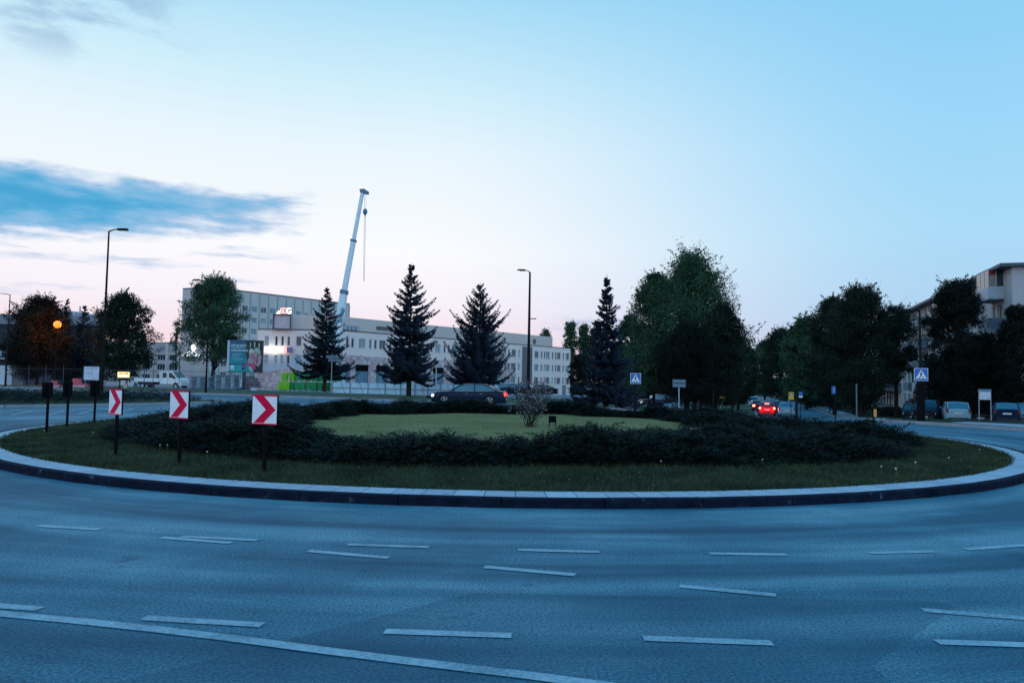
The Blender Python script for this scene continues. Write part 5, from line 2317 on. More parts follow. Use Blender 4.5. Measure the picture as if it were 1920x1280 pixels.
def sign_post(name, label, px, Y, topy, m_post=None, r=.03, group=None, cat='road sign', parent=None):
    base = foot(px, Y)
    t = thing(name, label, cat, base, 0, group)
    b = MB()
    b.tube([(0, 0, -.1), (0, 0, at(px, topy, Y).z - base.z)], [r, r], 8)
    b.build('post', m_post or M_POLE, t)
    return t


def ped_sign(t, cx, y, zc, s, yellow=False, rz=0., k=1.):
    """pedestrian crossing panel as parts of a sign thing"""
    h = s / 2
    b = MB()
    b.bev(cx - h - .02, cx + h + .02, y, y + .02, zc - h - .02, zc + h + .02, .004)
    po = b.build('sign_panel', M_YEL if yellow else M_WHITE, t)
    b = MB()
    b.box(cx - h, cx + h, y - .004, y - .001, zc - h, zc + h)
    b.build('blue_field', M_BLUE if not yellow else mat('sign_green', (.02, .16, .12), .4), po)
    b = MB()
    b.face([(cx - h * .88, y - .007, zc - h * .72), (cx + h * .88, y - .007, zc - h * .72), (cx, y - .007, zc + h * .86)])
    b.build('white_triangle', M_WHITE, po)
    b = MB()
    u = h * .1

    def P(x, z):
        return (cx + x * h, y - .010, zc + z * h)

    def seg(x0, z0, x1, z1, w):
        dx, dz = x1 - x0, z1 - z0
        L = math.hypot(dx, dz)
        nx, nz = -dz / L * w / 2, dx / L * w / 2
        b.face([P(x0 - nx, z0 - nz), P(x1 - nx, z1 - nz), P(x1 + nx, z1 + nz), P(x0 + nx, z0 + nz)])
    b.face([P(.04 + .10 * math.cos(a * .785), .42 + .10 * math.sin(a * .785)) for a in range(8)])
    seg(.0, .30, -.04, -.08, .20)
    seg(.02, .28, .22, .06, .08)
    seg(-.02, .26, -.22, .02, .08)
    seg(-.04, -.06, .22, -.34, .10)
    seg(.22, -.34, .34, -.62, .09)
    seg(-.06, -.06, -.12, -.34, .10)
    seg(-.12, -.34, -.34, -.62, .09)
    for i in range(4):
        seg(-.60 + i * .34, -.66, -.44 + i * .34, -.66, .07)
    b.build('walking_figure', M_BLACK, po)


def held_sign(name, label, px0, px1, py0, py1, Y, post_px, post_top=None, **kw):
    pass


# pedestrian signs on the two crossing lamps: things of their own
for (px, Y, y0, y1, cx_, lab) in ((1191.5, 44.8, 700, 718.5, 1191.5, 'left blue pedestrian crossing sign by the blue spruce'), (1726, 34.8, 691, 713, 1726, 'right blue pedestrian crossing sign before the black tree')):
    p = at(cx_, (y0 + y1) / 2, Y)
    s = (y1 - y0) / F * Y
    t = thing('pedestrian_sign', lab, 'road sign', (p.x, Y, p.z), math.atan2(-p.x, Y) * .5, 'pedestrian crossing signs')
    ped_sign(t, 0, -.10, 0, s)
    b = MB()
    b.box(-.06, .06, -.08, .12, s * .2, s * .3)
    b.build('clamp', M_GREYM, t)

t = sign_post('pedestrian_sign', 'yellow framed pedestrian sign beside the silver blue hatchback', 1483, 58, 735, group=None)
z1, z0 = at(1483, 735, 58).z - t.location.z, at(1483, 748.5, 58).z - t.location.z
b = MB()
b.box(-.20, .20, -.06, -.045, z0, z1)
b.build('yellow_board', M_YEL, t)
ped_sign(t, 0, -.085, z1 - .19, .27, True)
t = sign_post('parking_sign', 'small blue and white parking sign right of the yellow sign', 1501, 60, 734)
z1, z0 = at(1501, 734, 60).z - t.location.z, at(1501, 745, 60).z - t.location.z
b = MB()
b.box(-.15, .15, -.05, -.035, z0 + .14, z1)
b.build('blue_plate', M_BLUE, t)
b = MB()
b.box(-.15, .15, -.05, -.035, z0, z0 + .13)
b.build('white_plate', M_WHITE, t)
t = sign_post('yellow_sign', 'small plain yellow sign at the left kerb of the street', 1355, 66, 741)
z1, z0 = at(1355, 741, 66).z - t.location.z, at(1355, 746.5, 66).z - t.location.z
b = MB()
b.box(-.26, .26, -.05, -.035, z0, z1)
b.build('plate', M_YEL, t)
t = sign_post('road_sign', 'grey back of a road sign on a pale post below the big trees', 1273, 46, 711, M_LGREY, .035)
z1, z0 = at(1273, 711, 46).z - t.location.z, at(1273, 726, 46).z - t.location.z
b = MB()
b.box(-.41, .41, -.05, -.037, z0, z1)
b.build('plate', mat('sign_back_grey', (.06, .13, .17), .5), t)
b = MB()
for zz in (z0 + .1, z1 - .12):
    b.box(-.35, .35, -.065, -.052, zz, zz + .04)
b.build('rail', M_LGREY, t)
# posts at the mouth of the street
t = sign_post('sign_post', 'dark post with a side-on blue sign above the juniper', 1566, 37, 722)
z1, z0 = at(1564, 724, 37).z - t.location.z, at(1564, 738, 37).z - t.location.z
b = MB()
b.box(-.10, -.03, -.10, .18, z0, z1)
so = b.build('sign_panel', M_BLUE, t)
b = MB()
b.mesh([(-.104, -.06, z0 + .05), (-.06, -.104, z0 + .05), (-.06, -.104, z1 - .05), (-.104, -.02, z1 - .05)], [(0, 1, 2, 3)])
b.build('white_mark', M_WHITE, so)
t = sign_post('sign_post', 'dark post in front of the silver blue hatchback', 1493.5, 36, 739, r=.06)
t = sign_post('sign_post', 'thin dark post at the left of the street mouth', 1337.5, 36.5, 733)
t = sign_post('concrete_pole', 'pale grey short pole on the grass right of the street', 1606, 48, 719, mat('pole_concrete', (.14, .17, .19), .8), .045, cat='pole')
# notice board on two legs
Yb = 47.
p = foot(1846.5, Yb)
t = thing('notice_board', 'white notice board with blue header on two thin legs', 'notice board', p, R(-8))
z1, z0 = at(1846, 729.5, Yb).z - p.z, at(1846, 749, Yb).z - p.z
hw_ = 10.3 / F * Yb
for sx in (-1, 1):
    b = MB()
    b.tube([(sx * hw_, 0, -.1), (sx * hw_, 0, z1)], [.022, .022], 6)
    b.build('leg', M_LGREY, t)
b = MB()
b.box(-hw_ + .023, hw_ - .023, -.02, .02, z0, z1 - .16)
po = b.build('panel', mat('notice_white', (.60, .68, .80), .5), t)
b = MB()
b.box(-hw_ + .023, hw_ - .023, -.025, .025, z1 - .158, z1)
b.build('header', mat('notice_blue', (.06, .24, .38), .4), t)
b = MB()
b.box(-.22, -.12, -.024, -.021, z0 + .2, z0 + .22)
b.box(.10, .16, -.024, -.021, z0 + .1, z0 + .14)
b.box(-.22, -.06, -.024, -.021, z0 + .12, z0 + .135)
b.build('small_print', M_EDGE, po)
# street name blades
Yn = 76.
t = sign_post('street_name_sign', 'two grey direction blades on a pole in front of the left spruce', 620.5, Yn, 664, mat('post_beige', (.38, .36, .30), .7), .05)
for i, (a, c, y0, y1) in enumerate(((610, 634, 666, 671.5), (614, 640, 672.5, 677.5))):
    b = MB()
    pa, pc = at(a, 0, Yn).x - t.location.x, at(c, 0, Yn).x - t.location.x
    pa, pc = (a - 620.5) / F * Yn, (c - 620.5) / F * Yn
    zz1, zz0 = at(620, y0, Yn).z - t.location.z, at(620, y1, Yn).z - t.location.z
    b.prism([(pa, zz0), (pc - .15, zz0), (pc, (zz0 + zz1) / 2), (pc - .15, zz1), (pa, zz1)], -.08, -.055)
    b.build('blade', mat('blade_grey', (.13, .19, .26), .6), t)

# ------------------------------------------------------------------ billboard
Yb = 88.
p = foot(470, Yb)
bl = thing('billboard', 'teal billboard with two embracing blonde women beside the round tree', 'billboard', p, R(3))


def BX(px):
    return (px - 470) / F * Yb * 1.0


def BZ(py):
    return at(470, py, Yb).z - p.z


zb0, zb1 = BZ(697), BZ(639)
xa, xb = BX(428.5), BX(488.5)
b = MB()
b.box(-2.1 * 0 - .17 - 1.0 * 0 + BX(455.5), BX(455.5) + .17, .12, .42, -.1, zb0)
b.build('post', mat('billboard_post', (.05, .08, .11), .6), bl)
b = MB()
b.box(BX(424), xb + .06, .0, .35, zb0 - .08, zb1 + .08)
b.build('frame', M_EDGE, bl)
b = MB()
b.box(BX(424) + .02, BX(428.2), -.03, -.004, zb0, zb1)
b.build('side_strip', mat('strip_white', (.52, .60, .72), .5), bl)
W_, H_ = xb - xa, zb1 - zb0


def teal_mat():
    m, w, pr = nmat('poster_teal')
    x, y, z = w.sep(w.obj())
    f = w.m('DIVIDE', w.m('SUBTRACT', z, zb0), H_)
    w.l.new(w.ramp(f, [(0, (.004, .32, .34, 1)), (.25, (.004, .27, .33, 1)), (.6, (.006, .17, .27, 1)), (1, (.008, .085, .19, 1))]), pr.inputs['Base Color'])
    pr.inputs['Roughness'].default_value = .5
    return m


def PB(u, v, y):
    """poster coords: u right, v up, 0..1"""
    return (xa + W_ * u, y, zb0 + H_ * v)


def poly(name, pts, m, y, parent):
    q = MB()
    q.face([PB(u, v, y) for u, v in pts])
    return q.build(name, m, parent)


def blob(cx_, cy_, rx, ry, n=18, a0=0.):
    return [(cx_ + rx * math.cos(2 * math.pi * i / n), cy_ + ry * math.sin(2 * math.pi * i / n)) for i in range(n)]


b = MB()
b.box(xa, xb, -.02, -.002, zb0, zb1)
po = b.build('poster', teal_mat(), bl)
dk = mat('poster_dark', (.012, .022, .022), .6)
sk = mat('poster_skin', (.46, .30, .30), .6)
hr = mat('poster_hair', (.42, .50, .44), .6)
hr2 = mat('poster_hair_light', (.58, .62, .60), .6)
pk = mat('poster_pink', (.52, .07, .17), .6)
pk2 = mat('poster_rose', (.44, .20, .32), .6)
ol = mat('poster_olive', (.035, .055, .035), .6)
poly('photo_background', [(.50, 1.), (1., 1.), (1., 0.), (.72, 0.), (.62, .2), (.53, .45), (.49, .62), (.52, .8)], dk, -.024, po)
poly('photo_foliage', [(.52, .93), (.60, .86), (.66, .80), (.62, .60), (.57, .48), (.52, .56), (.50, .70)], ol, -.027, po)
for (u, v0, v1, ww) in ((.62, .78, .95, .03), (.74, .80, .97, .04), (.88, .78, .93, .04)):
    poly('photo_tree_stem', [(u, v0), (u + ww, v0), (u + ww, v1), (u, v1)], hr, -.027, po)
poly('rear_woman_arm', [(.86, .52), (.94, .58), (.99, .50), (.97, .30), (.90, .17), (.72, .27), (.66, .34), (.70, .40), (.86, .28), (.88, .40)], sk, -.033, po)
poly('rear_woman_top', [(.66, .52), (.84, .50), (.86, .38), (.80, .30), (.66, .28), (.60, .42)], pk2, -.030, po)
poly('rear_woman_face', blob(.80, .60, .075, .10), sk, -.030, po)
poly('rear_woman_hair', [(.72, .66), (.76, .76), (.84, .79), (.92, .74), (.95, .64), (.94, .55), (.88, .60), (.82, .68)], hr, -.033, po)
poly('front_woman_body', [(.55, .30), (.60, .46), (.66, .52), (.74, .46), (.78, .30), (.82, .10), (.70, .02), (.62, .12), (.54, .24)], pk, -.036, po)
poly('front_woman_shoulder', [(.57, .40), (.62, .50), (.70, .46), (.78, .34), (.70, .26), (.58, .28)], sk, -.039, po)
poly('front_woman_face', blob(.66, .56, .060, .10), sk, -.036, po)
poly('front_woman_hair', [(.595, .60), (.60, .70), (.65, .76), (.71, .74), (.75, .66), (.74, .58), (.70, .63), (.64, .62)], hr2, -.042, po)
poly('teal_footer', [(0., 0.), (.46, 0.), (.46, .21), (0., .21)], mat('poster_aqua', (.004, .38, .38), .5), -.027, po)
poly('white_curve', [(.50, 0.), (.60, .17), (.55, .20), (.70, .14), (.76, .0)], mat('poster_mint', (.30, .52, .48), .5), -.045, po)
poly('aqua_corner', [(.46, 0.), (.68, 0.), (.60, .12), (.52, .19), (.46, .21)], mat('poster_aqua2', (.004, .30, .30), .5), -.048, po)
poly('dark_band', [(0., .23), (.55, .23), (.55, .26), (0., .26)], mat('poster_navy', (.01, .06, .15), .5), -.027, po)
poly('badge', [(.395, .06), (.485, .06), (.485, .27), (.395, .27)], mat('poster_indigo', (.03, .02, .14), .5), -.052, po)
poly('badge_mark', [(.415, .13), (.465, .13), (.465, .24), (.415, .24)], mat('poster_magenta', (.45, .07, .30), .5), -.056, po)
poly('white_icon', [(.05, .06), (.145, .06), (.145, .19), (.05, .19)], M_WHITE, -.031, po)
poly('icon_mark', [(.07, .08), (.125, .08), (.125, .13), (.07, .13)], mat('poster_aqua', (0, 0, 0)), -.035, po)
M_LW = mat('poster_white', (.62, .72, .76), .5)
ox = xa + W_ * .035
lettering('SENJORE!', .42, .004, M_LW, po, (ox, -.024, zb0 + H_ * .805), name='headline', bold=.006)
lettering('NEMOKAMAI', .335, .004, M_LW, po, (ox, -.024, zb0 + H_ * .655), name='headline', bold=.008)
for (v, a, c, h_) in ((.755, .04, .43, .028), (.56, .08, .40, .03), (.49, .08, .30, .03), (.415, .08, .42, .026), (.365, .06, .38, .014)):
    q = MB()
    u = a
    rr = random.Random(int(v * 100))
    while u < c:
        u2 = min(c, u + rr.uniform(.02, .07))
        q.face([PB(u, v, -.024), PB(u2, v, -.024), PB(u2, v + h_ * rr.uniform(.7, 1), -.024), PB(u, v + h_, -.024)])
        u = u2 + .012
    q.build('small_print', mat('poster_print', (.25, .52, .60), .5), po)

# ------------------------------------------------------------------ crane
Yc = 112.


def CP(px, py, dy=0.):
    v = at(px, py, Yc + dy)
    return v


cb = CP(622, 697)
base = foot(612, Yc)
crn = thing('mobile_crane', 'white telescopic mobile crane raised behind the left spruce', 'crane', base)


def loc(v):
    return v - crn.location


def boom(name, a, c, w0, w1, m):
    a, c = loc(a), loc(c)
    ax = (c - a).normalized()
    s = Vector((0, 1, 0))
    u = ax.cross(s).normalized()
    s = u.cross(ax)
    b = MB()
    vs = []
    for P_, w in ((a, w0), (c, w1)):
        for q in ((-1, -.7), (-.7, -1), (.7, -1), (1, -.7), (1, .5), (.5, 1), (-.5, 1), (-1, .5)):
            vs.append(P_ + u * q[0] * w / 2 + s * q[1] * w / 2)
    b.mesh(vs, [(0, 1, 2, 3, 4, 5, 6, 7), (15, 14, 13, 12, 11, 10, 9, 8)] + [(i, 8 + i, 8 + (i + 1) % 8, (i + 1) % 8) for i in range(8)])
    return b.build(name, m, crn)


MC = mat('crane_white', (.74, .88, .96), .4)
MC2 = mat('crane_blue_grey', (.10, .22, .30), .5)
pA, pB_, pC_, pD = CP(618.5, 712), CP(645.5, 546), CP(663, 451), CP(680, 360)
boom('boom_base', pA, pB_, 1.55, 1.02, MC)
boom('boom_section', pB_, pC_, .80, .72, MC)
boom('boom_tip_section', pC_, pD, .56, .52, MC)
boom('boom_collar', CP(644.8, 551), CP(646.4, 544), 1.2, 1.15, MC2)
boom('boom_collar', CP(662.6, 453), CP(663.4, 449.5), .92, .92, MC2)
boom('boom_band', CP(627.6, 614.5), CP(627.9, 612.8), 1.44, 1.42, MC2)
b = MB()
h0 = loc(pD)
b.mesh([h0 + Vector(q) for q in ((-.35, -.3, -.1), (.4, -.3, -.3), (.9, -.3, -.35), (.95, -.3, 0), (.2, -.3, .45), (-.45, -.3, .35), (-.35, .3, -.1), (.4, .3, -.3), (.9, .3, -.35), (.95, .3, 0), (.2, .3, .45), (-.45, .3, .35))],
       [(0, 1, 2, 3, 4, 5), (11, 10, 9, 8, 7, 6)] + [(i, 6 + i, 6 + (i + 1) % 6, (i + 1) % 6) for i in range(6)])
b.build('boom_head', MC2, crn)
b = MB()
hook = loc(CP(684.6, 397))
hd = loc(CP(684.8, 367))
for dx in (-.12, .12):
    b.tube([hd + Vector((dx, 0, .3)), hook + Vector((dx, 0, .3))], [.022, .022], 5)
b.build('hoist_rope', M_GREYM, crn)
b = MB()
b.sphere(hook, .36, 10, 8, 1.35)
b.tube([hook + Vector((0, 0, -.4)), hook + Vector((0, 0, -.75))], [.12, .08], 8)
b.build('hook_block', MC2, crn)
b = MB()
tip = loc(CP(682.2, 526))
for dx in (-.09, .09):
    b.tube([hook + Vector((dx, 0, -.7)), tip + Vector((dx * .7, 0, .1))], [.030, .030], 5)
b.sphere(tip + Vector((0, 0, .05)), .10, 6, 5)
b.build('sling_rope', mat('sling', (.36, .42, .50), .6), crn)
# lettering along the boom
a_, c_ = loc(CP(640.5, 606)), loc(CP(645.5, 574))
dr = (c_ - a_)
me = text_mesh('Stronis', .95, .01, MC2, font_shear=.25, bold=.02)
o = link('lettering', me, crn)
xax = dr.normalized()
zax = Vector((0, -1, 0))
yax = zax.cross(xax).normalized()
Mx = Matrix((xax, yax, xax.cross(yax))).transposed().to_4x4()
o.rotation_euler = Mx.to_euler()
o.location = a_ + Vector((-.0, -.80, 0)) + yax * -.25
o.scale = (dr.length / 3.1, 1, 1)
# carrier, mostly behind spruce and bins
b = MB()
b.bev(-4.6, 6.2, -1.3, 1.3, .9, 1.5, .08)
b.build('chassis', MC, crn).rotation_euler = (0, 0, R(90))
b = MB()
b.prism([(4.2, .7), (4.2, 2.7), (4.5, 2.9), (6.0, 2.9), (6.6, 1.9), (6.7, .7)], -1.28, 1.28)
cabo = b.build('cab', MC, crn)
cabo.rotation_euler = (0, 0, R(90))
b = MB()
b.prism([(4.8, 1.9), (4.8, 2.7), (5.9, 2.7), (6.35, 1.95)], -1.30, -1.285)
b.build('cab_window', M_GLASS, cabo)
b = MB()
b.bev(-2.6, .9, -1.1, 1.1, 1.5, 2.6, .1)
b.build('turntable', MC, crn).rotation_euler = (0, 0, R(90))
b = MB()
b.bev(-1.6, .2, -2.0, -1.12, 1.5, 3.1, .1)
b.build('operator_cab', MC, crn).rotation_euler = (0, 0, R(90))
b = MB()
b.bev(-4.8, -2.8, -1.2, 1.2, 1.6, 2.9, .08)
b.build('counterweight', MC2, crn).rotation_euler = (0, 0, R(90))
b = MB()
b.tube([Vector((.8, 0, 2.3)), loc(pA).lerp(loc(pB_), .33) + Vector((.35, 0, 0))], [.2, .14], 8)
b.build('lift_cylinder', MC2, crn)
for xx in (-3.4, -1.6, 1.6, 3.4, 5.2):
    for sg in (-1, 1):
        w = MB()
        w.cyl((xx, sg * .95, .6), (xx, sg * 1.32, .6), .6, .6, 16)
        w.build('wheel', M_TYRE, crn).rotation_euler = (0, 0, R(90))

# ------------------------------------------------------------------ building site
# green wheeled containers stacked in two rows
G1 = mat('bin_green', (.015, .42, .13), .5)
G2 = mat('bin_lime', (.26, .66, .02), .5)


def make_bin(label, m, loc_, rz, group, tilt=0.):
    t = thing('container_bin', label, 'waste bin', loc_, rz, group)
    t.rotation_euler = (0, tilt, rz)
    b = MB()
    w0, w1 = .27, .33
    v = []
    for z, w in ((.12, w0), (.92, w1)):
        v += [(-w, -w, z), (w, -w, z), (w, w, z), (-w, w, z)]
    b.mesh(v, [(3, 2, 1, 0), (4, 5, 6, 7), (0, 1, 5, 4), (1, 2, 6, 5), (2, 3, 7, 6), (3, 0, 4, 7)])
    b.box(-.355, .355, -.355, -.33, .86, .93)
    for x in (-.2, 0, .2):
        b.box(x - .02, x + .02, -.345, -.30, .2, .85)
    b.build('bin_body', m, t)
    b = MB()
    b.bev(-.36, .36, -.37, .37, .93, 1.04, .03)
    b.build('lid', m, t)
    for sg in (-1, 1):
        b = MB()
        b.cyl((sg * .22, .30, .09), (sg * .27, .30, .09), .09, .09, 10)
        b.build('wheel', M_TYRE, t)
    return t


YB = 86.
base0 = foot(560, YB)
n = 0
ords = ['first', 'second', 'third', 'fourth', 'fifth', 'sixth', 'seventh', 'eighth', 'ninth', 'tenth']
protoG = protoL = None
for row in range(2):
    for i in range(9):
        px = 545.5 + i * 10.8 + row * 2
        if row == 1 and i > 8:
            continue
        lime = row == 1 and i < 1
        q = foot(px, YB + .15 * (i % 2))
        l_ = (q.x, q.y, q.z + .1 + row * 1.06)
        lab = '%s green bin from the left in the %s row of the stack' % (ords[i], ('bottom', 'top')[row])
        if lime:
            protoL = make_bin('lime bin in the top row directly above the stack start', G2, l_, 0, 'lime green bins')
        elif protoG is None:
            protoG = make_bin(lab, G1, l_, 0, 'stacked green bins')
        else:
            copy_tree(protoG, l_, R(rw.uniform(-4, 4)), lab, 'stacked green bins')
for i, (px, dz, rz, tl, lab) in enumerate(((533, 1.10, 5, 0, 'lime bin at the left end of the top row'), (538.5, .1, 0, 0, 'lime bin standing below the left end of the top row'), (528, .1, 10, 0, 'lime bin second from the left on the ground'),
                                           (518.5, .5, 20, R(100), 'lime bin tipped over on its side at the far left'))):
    q = foot(px, YB - .4)
    t_ = copy_tree(protoL, (q.x, q.y, q.z + dz), R(rz), lab, 'lime green bins')
    t_.rotation_euler = (0, tl, R(rz))

# pale site fence panels between steel posts, with raking props
FP = [(622, 77), (656, 76), (690, 75), (722, 74), (751, 73), (778, 72.5), (802, 72), (826, 72), (850, 72), (876, 73), (905, 74.5), (935, 77)]
MS1 = mat('sheet_pale_blue', (.48, .72, .86), .6, noise=(.7, .72, 1.15))
fl_h = 1.42
for i in range(len(FP) - 1):
    a = foot(*FP[i])
    c = foot(*FP[i + 1])
    ang = math.atan2(c.y - a.y, c.x - a.x)
    L_ = math.hypot(c.x - a.x, c.y - a.y)
    zt_ = (at(FP[i][0], 716.5 + i * .55, FP[i][1]).z - a.z)
    lab = 'pale blue sheet fence panel, %s from the green bins' % (ords + ['eleventh', 'twelfth'])[i]
    t = thing('fence_panel', lab, 'fence', a, ang, 'pale sheet fence along the building site')
    b = MB()
    n_ = 9
    vs = []
    for zz in (.08, zt_):
        for k in range(n_ + 1):
            vs.append((.05 + (L_ - .1) * k / n_, rw.uniform(-.03, .03), zz + (rw.uniform(-.04, .02) if zz > 1 else 0)))
    b.mesh(vs, [(k, k + 1, n_ + 2 + k, n_ + 1 + k) for k in range(n_)])
    b.build('sheet', MS1, t)
    b = MB()
    b.box(-.05, .05, -.07, -.035, -.05, zt_ + .06)
    b.build('post', M_GREYM, t)
    b = MB()
    zr = zt_ * .52
    b.box(.06, L_ - .08, -.075, -.04, zr, zr + .05)
    b.build('rail', M_EDGE, t)
    b = MB()
    b.cyl((L_ * .75, -.09, .1), (L_ * .52, -.06, zt_), .018, .018, 5)
    b.build('prop', M_EDGE, t)

# wire mesh fence on the left part of the site with inclined barbed tops
M_WIRE = mat('fence_steel', (.05, .06, .08), .6)
MF = mat('mesh_wire', (.04, .05, .07), .6)
FL = [(24, 83), (52, 83), (84, 83), (117, 83), (154, 83), (196, 83.5), (238, 84), (269, 84.5), (286, 84), (335, 84), (430, 84), (500, 84)]
for i in range(len(FL) - 1):
    a = foot(*FL[i])
    c = foot(*FL[i + 1])
    ang = math.atan2(c.y - a.y, c.x - a.x)
    L_ = math.hypot(c.x - a.x, c.y - a.y)
    t = thing('mesh_fence', 'wire mesh fence bay, %s from the left edge' % (ords + ['eleventh'])[i], 'fence', a, ang, 'wire mesh fence of the site')
    zt_ = 2.15
    b = MB()
    b.cyl((0, 0, -.1), (0, 0, zt_), .04, .04, 6)
    b.cyl((0, 0, zt_), (.05, -.12, zt_ + .42), .03, .02, 5)
    b.build('post', M_WIRE, t)
    b = MB()
    b.cyl((0, 0, zt_ - .03), (L_, 0, zt_ - .03), .022, .022, 5)
    b.build('top_rail', M_WIRE, t)
    b = MB()
    k = .28
    u = 0.
    while u < L_:
        b.face([(u, -.004, .05), (u + .008, -.004, .05), (u + .008, -.004, zt_ - .05), (u, -.004, zt_ - .05)])
        u += k
    z = .15
    while z < zt_ - .1:
        b.face([(0, .004, z), (L_, .004, z), (L_, .004, z + .008), (0, .004, z + .008)])
        z += .3
    b.build('wire_mesh', MF, t)

# white notice board on the mesh fence
Yw = 80.
p = foot(170, Yw)
t = thing('site_board', 'large white site notice with a sketch plan above the sign back', 'notice board', p, R(2))
x0_, x1_ = (156 - 170) / F * Yw, (183.5 - 170) / F * Yw
z0_, z1_ = at(170, 712, Yw).z - p.z, at(170, 687, Yw).z - p.z
b = MB()
b.box(x0_, x1_, -.03, 0, z0_, z1_)
bo = b.build('panel', mat('board_white', (.62, .68, .82), .5), t)
for xx in (x0_ + .15, x1_ - .15):
    b = MB()
    b.box(xx - .03, xx + .03, .003, .06, -.1, z1_)
    b.build('leg', M_GREYM, t)
MI = mat('board_print', (.22, .26, .30), .6)
b = MB()
w_, h_ = x1_ - x0_, z1_ - z0_


def br(u0, v0, u1, v1):
    b.face([(x0_ + w_ * u0, -.034, z0_ + h_ * v0), (x0_ + w_ * u1, -.034, z0_ + h_ * v0), (x0_ + w_ * u1, -.034, z0_ + h_ * v1), (x0_ + w_ * u0, -.034, z0_ + h_ * v1)])


u = .1
while u < .9:
    d_ = rw.uniform(.04, .09)
    br(u, .83, u + d_, .89)
    u += d_ + .02
br(.48, .35, .50, .80)
br(.15, .52, .58, .545)
br(.15, .43, .45, .45)
br(.52, .28, .545, .44)
br(.12, .66, .40, .675)
br(.50, .12, .85, .14)
b.build('printed_plan', MI, bo)

# lit yellow sign
Yy = 84.
p = foot(230, Yy)
t = thing('lit_sign', 'small glowing yellow sign box before the white estate', 'sign', p)
z0_, z1_ = at(230, 707.5, Yy).z - p.z, at(230, 697, Yy).z - p.z
b = MB()
hw_ = 11 / F * Yy
b.box(-hw_ - .06, hw_ + .06, 0, .12, z0_ - .06, z1_ + .06)
b.build('sign_case', mat('case_ochre', (.20, .13, .02), .6), t)
b = MB()
b.box(-hw_, hw_, -.02, -.001, z0_, z1_)
po = b.build('lit_panel', mat('lit_yellow', (1, .8, .4), .5, emit=(1., .72, .26), estr=1.25), t)
b = MB()
b.box(-hw_ * .75, -hw_ * .1, -.025, -.021, z0_ + .40, z0_ + .50)
b.box(hw_ * .0, hw_ * .7, -.025, -.021, z0_ + .40, z0_ + .50)
b.build('dark_lettering', mat('ochre_text', (.25, .15, .02), .6), po)
b = MB()
b.box(-hw_ * .7, hw_ * .7, -.025, -.021, z0_ + .10, z0_ + .28)
b.build('white_strip', M_LITW, po)
for xx in (-.4, .3):
    b = MB()
    b.box(xx - .05, xx + .05, .02, .1, -.1, z0_ - .06)
    b.build('leg', M_POLE, t)
b = MB()
b.bev(.12, .5, -.15, .1, 0, .62, .04)
b.build('sandbag_weight', mat('cream_bag', (.55, .48, .38), .8), t)

# barriers
MR = mat('barrier_red', (.62, .10, .14), .5)
MPk = mat('barrier_pink', (.62, .34, .40), .5)
for (pa, pc, y0, y1, lab) in ((97, 112, 713.5, 718.5, 'low red and pale plastic barrier at the left of the site'), (136, 163, 709, 719, 'larger stack of red plastic barriers below the site notice')):
    p = foot((pa + pc) / 2, 82)
    t = thing('road_barrier', lab, 'barrier', p, 0, 'plastic barriers')
    hw_ = (pc - pa) / 2 / F * 82
    zt_ = max(.5, at(pa, y0, 82).z - p.z)
    b = MB()
    b.prism([(-hw_, 0), (hw_, 0), (hw_ * .95, zt_ * .45), (hw_ * .1, zt_ * .5), (-hw_ * .0, zt_), (-hw_ * .9, zt_), (-hw_, zt_ * .8)], -.22, .22)
    b.build('barrier_body', MR, t)
    b = MB()
    b.box(-hw_ * .9, hw_ * .9, -.24, -.225, zt_ * .12, zt_ * .34)
    b.build('pale_stripe', MPk, t)
    b = MB()
    b.box(-hw_ * .95, hw_ * .9, -.3, .3, -.04, .0)
    b.build('foot', M_BLACK, t)

# white container / hoarding at the far left
p = foot(8, 100)
t = thing('site_cabin', 'white panel cabin at the left edge behind the lamp post', 'cabin', p)
z1_ = at(8, 685, 100).z - p.z
b = MB()
b.bev(-1.6, .85, 0, 2.4, 0, z1_, .05)
b.build('wall', mat('cabin_white', (.55, .64, .72), .6), t)
b = MB()
b.box(.1, .6, -.03, -.001, .2, z1_ - .5)
b.build('door', mat('cabin_door', (.42, .50, .60), .6), t)

# stacked concrete boards and rubble
MT = mat('board_grey', (.18, .25, .33), .85, noise=(2., .6, 1.4))
for s_i, (pa, pc, Ys, rows, lab) in enumerate(((356, 402, 86, 7, 'stack of grey concrete boards left of the round tree trunk'), (402, 449, 85, 8, 'stack of grey concrete boards next to the billboard post'))):
    a = foot(pa, Ys)
    c = foot(pc, Ys)
    t = thing('board_stack', lab, 'board stack', ((a.x + c.x) / 2, Ys, a.z), 0, 'stacks of boards on the site')
    hw_ = (c.x - a.x) / 2
    for k in range(rows):
        b = MB()
        jx = rw.uniform(-.12, .12)
        b.box(-hw_ + jx + .1, hw_ + jx - .1, -.6, .6, .05 + k * .23, .05 + k * .23 + .15)
        b.build('board', MT, t)
        if k < rows - 1:
            b = MB()
            for xx in (-hw_ * .7, 0, hw_ * .7):
                b.box(xx - .06, xx + .06, -.55, .55, .2 + k * .23, .28 + k * .23)
            b.build('spacer', M_BARK, t)
p = foot(470, 87)
t = thing('brick_pile', 'dark reddish pile of slabs right of the billboard post', 'rubble pile', p)
MRb = mat('rubble_red', (.10, .06, .08), .9, noise=(3., .5, 1.6))
for k in range(9):
    b = MB()
    w_ = 1.1 * (1 - k * .07)
    jx = rw.uniform(-.3, .3)
    b.bev(-w_ + jx, w_ + jx, -.6, .5, k * .19, k * .19 + .15, .03)
    b.build('slab', MRb, t)
p = foot(478, 80)
t = thing('small_tub', 'small pale tub on the ground below the billboard', 'tub', foot(477, 82))
b = MB()
b.cyl((0, 0, 0), (0, 0, .38), .34, .42, 10)
b.build('tub_body', MS1, t)
b = MB()
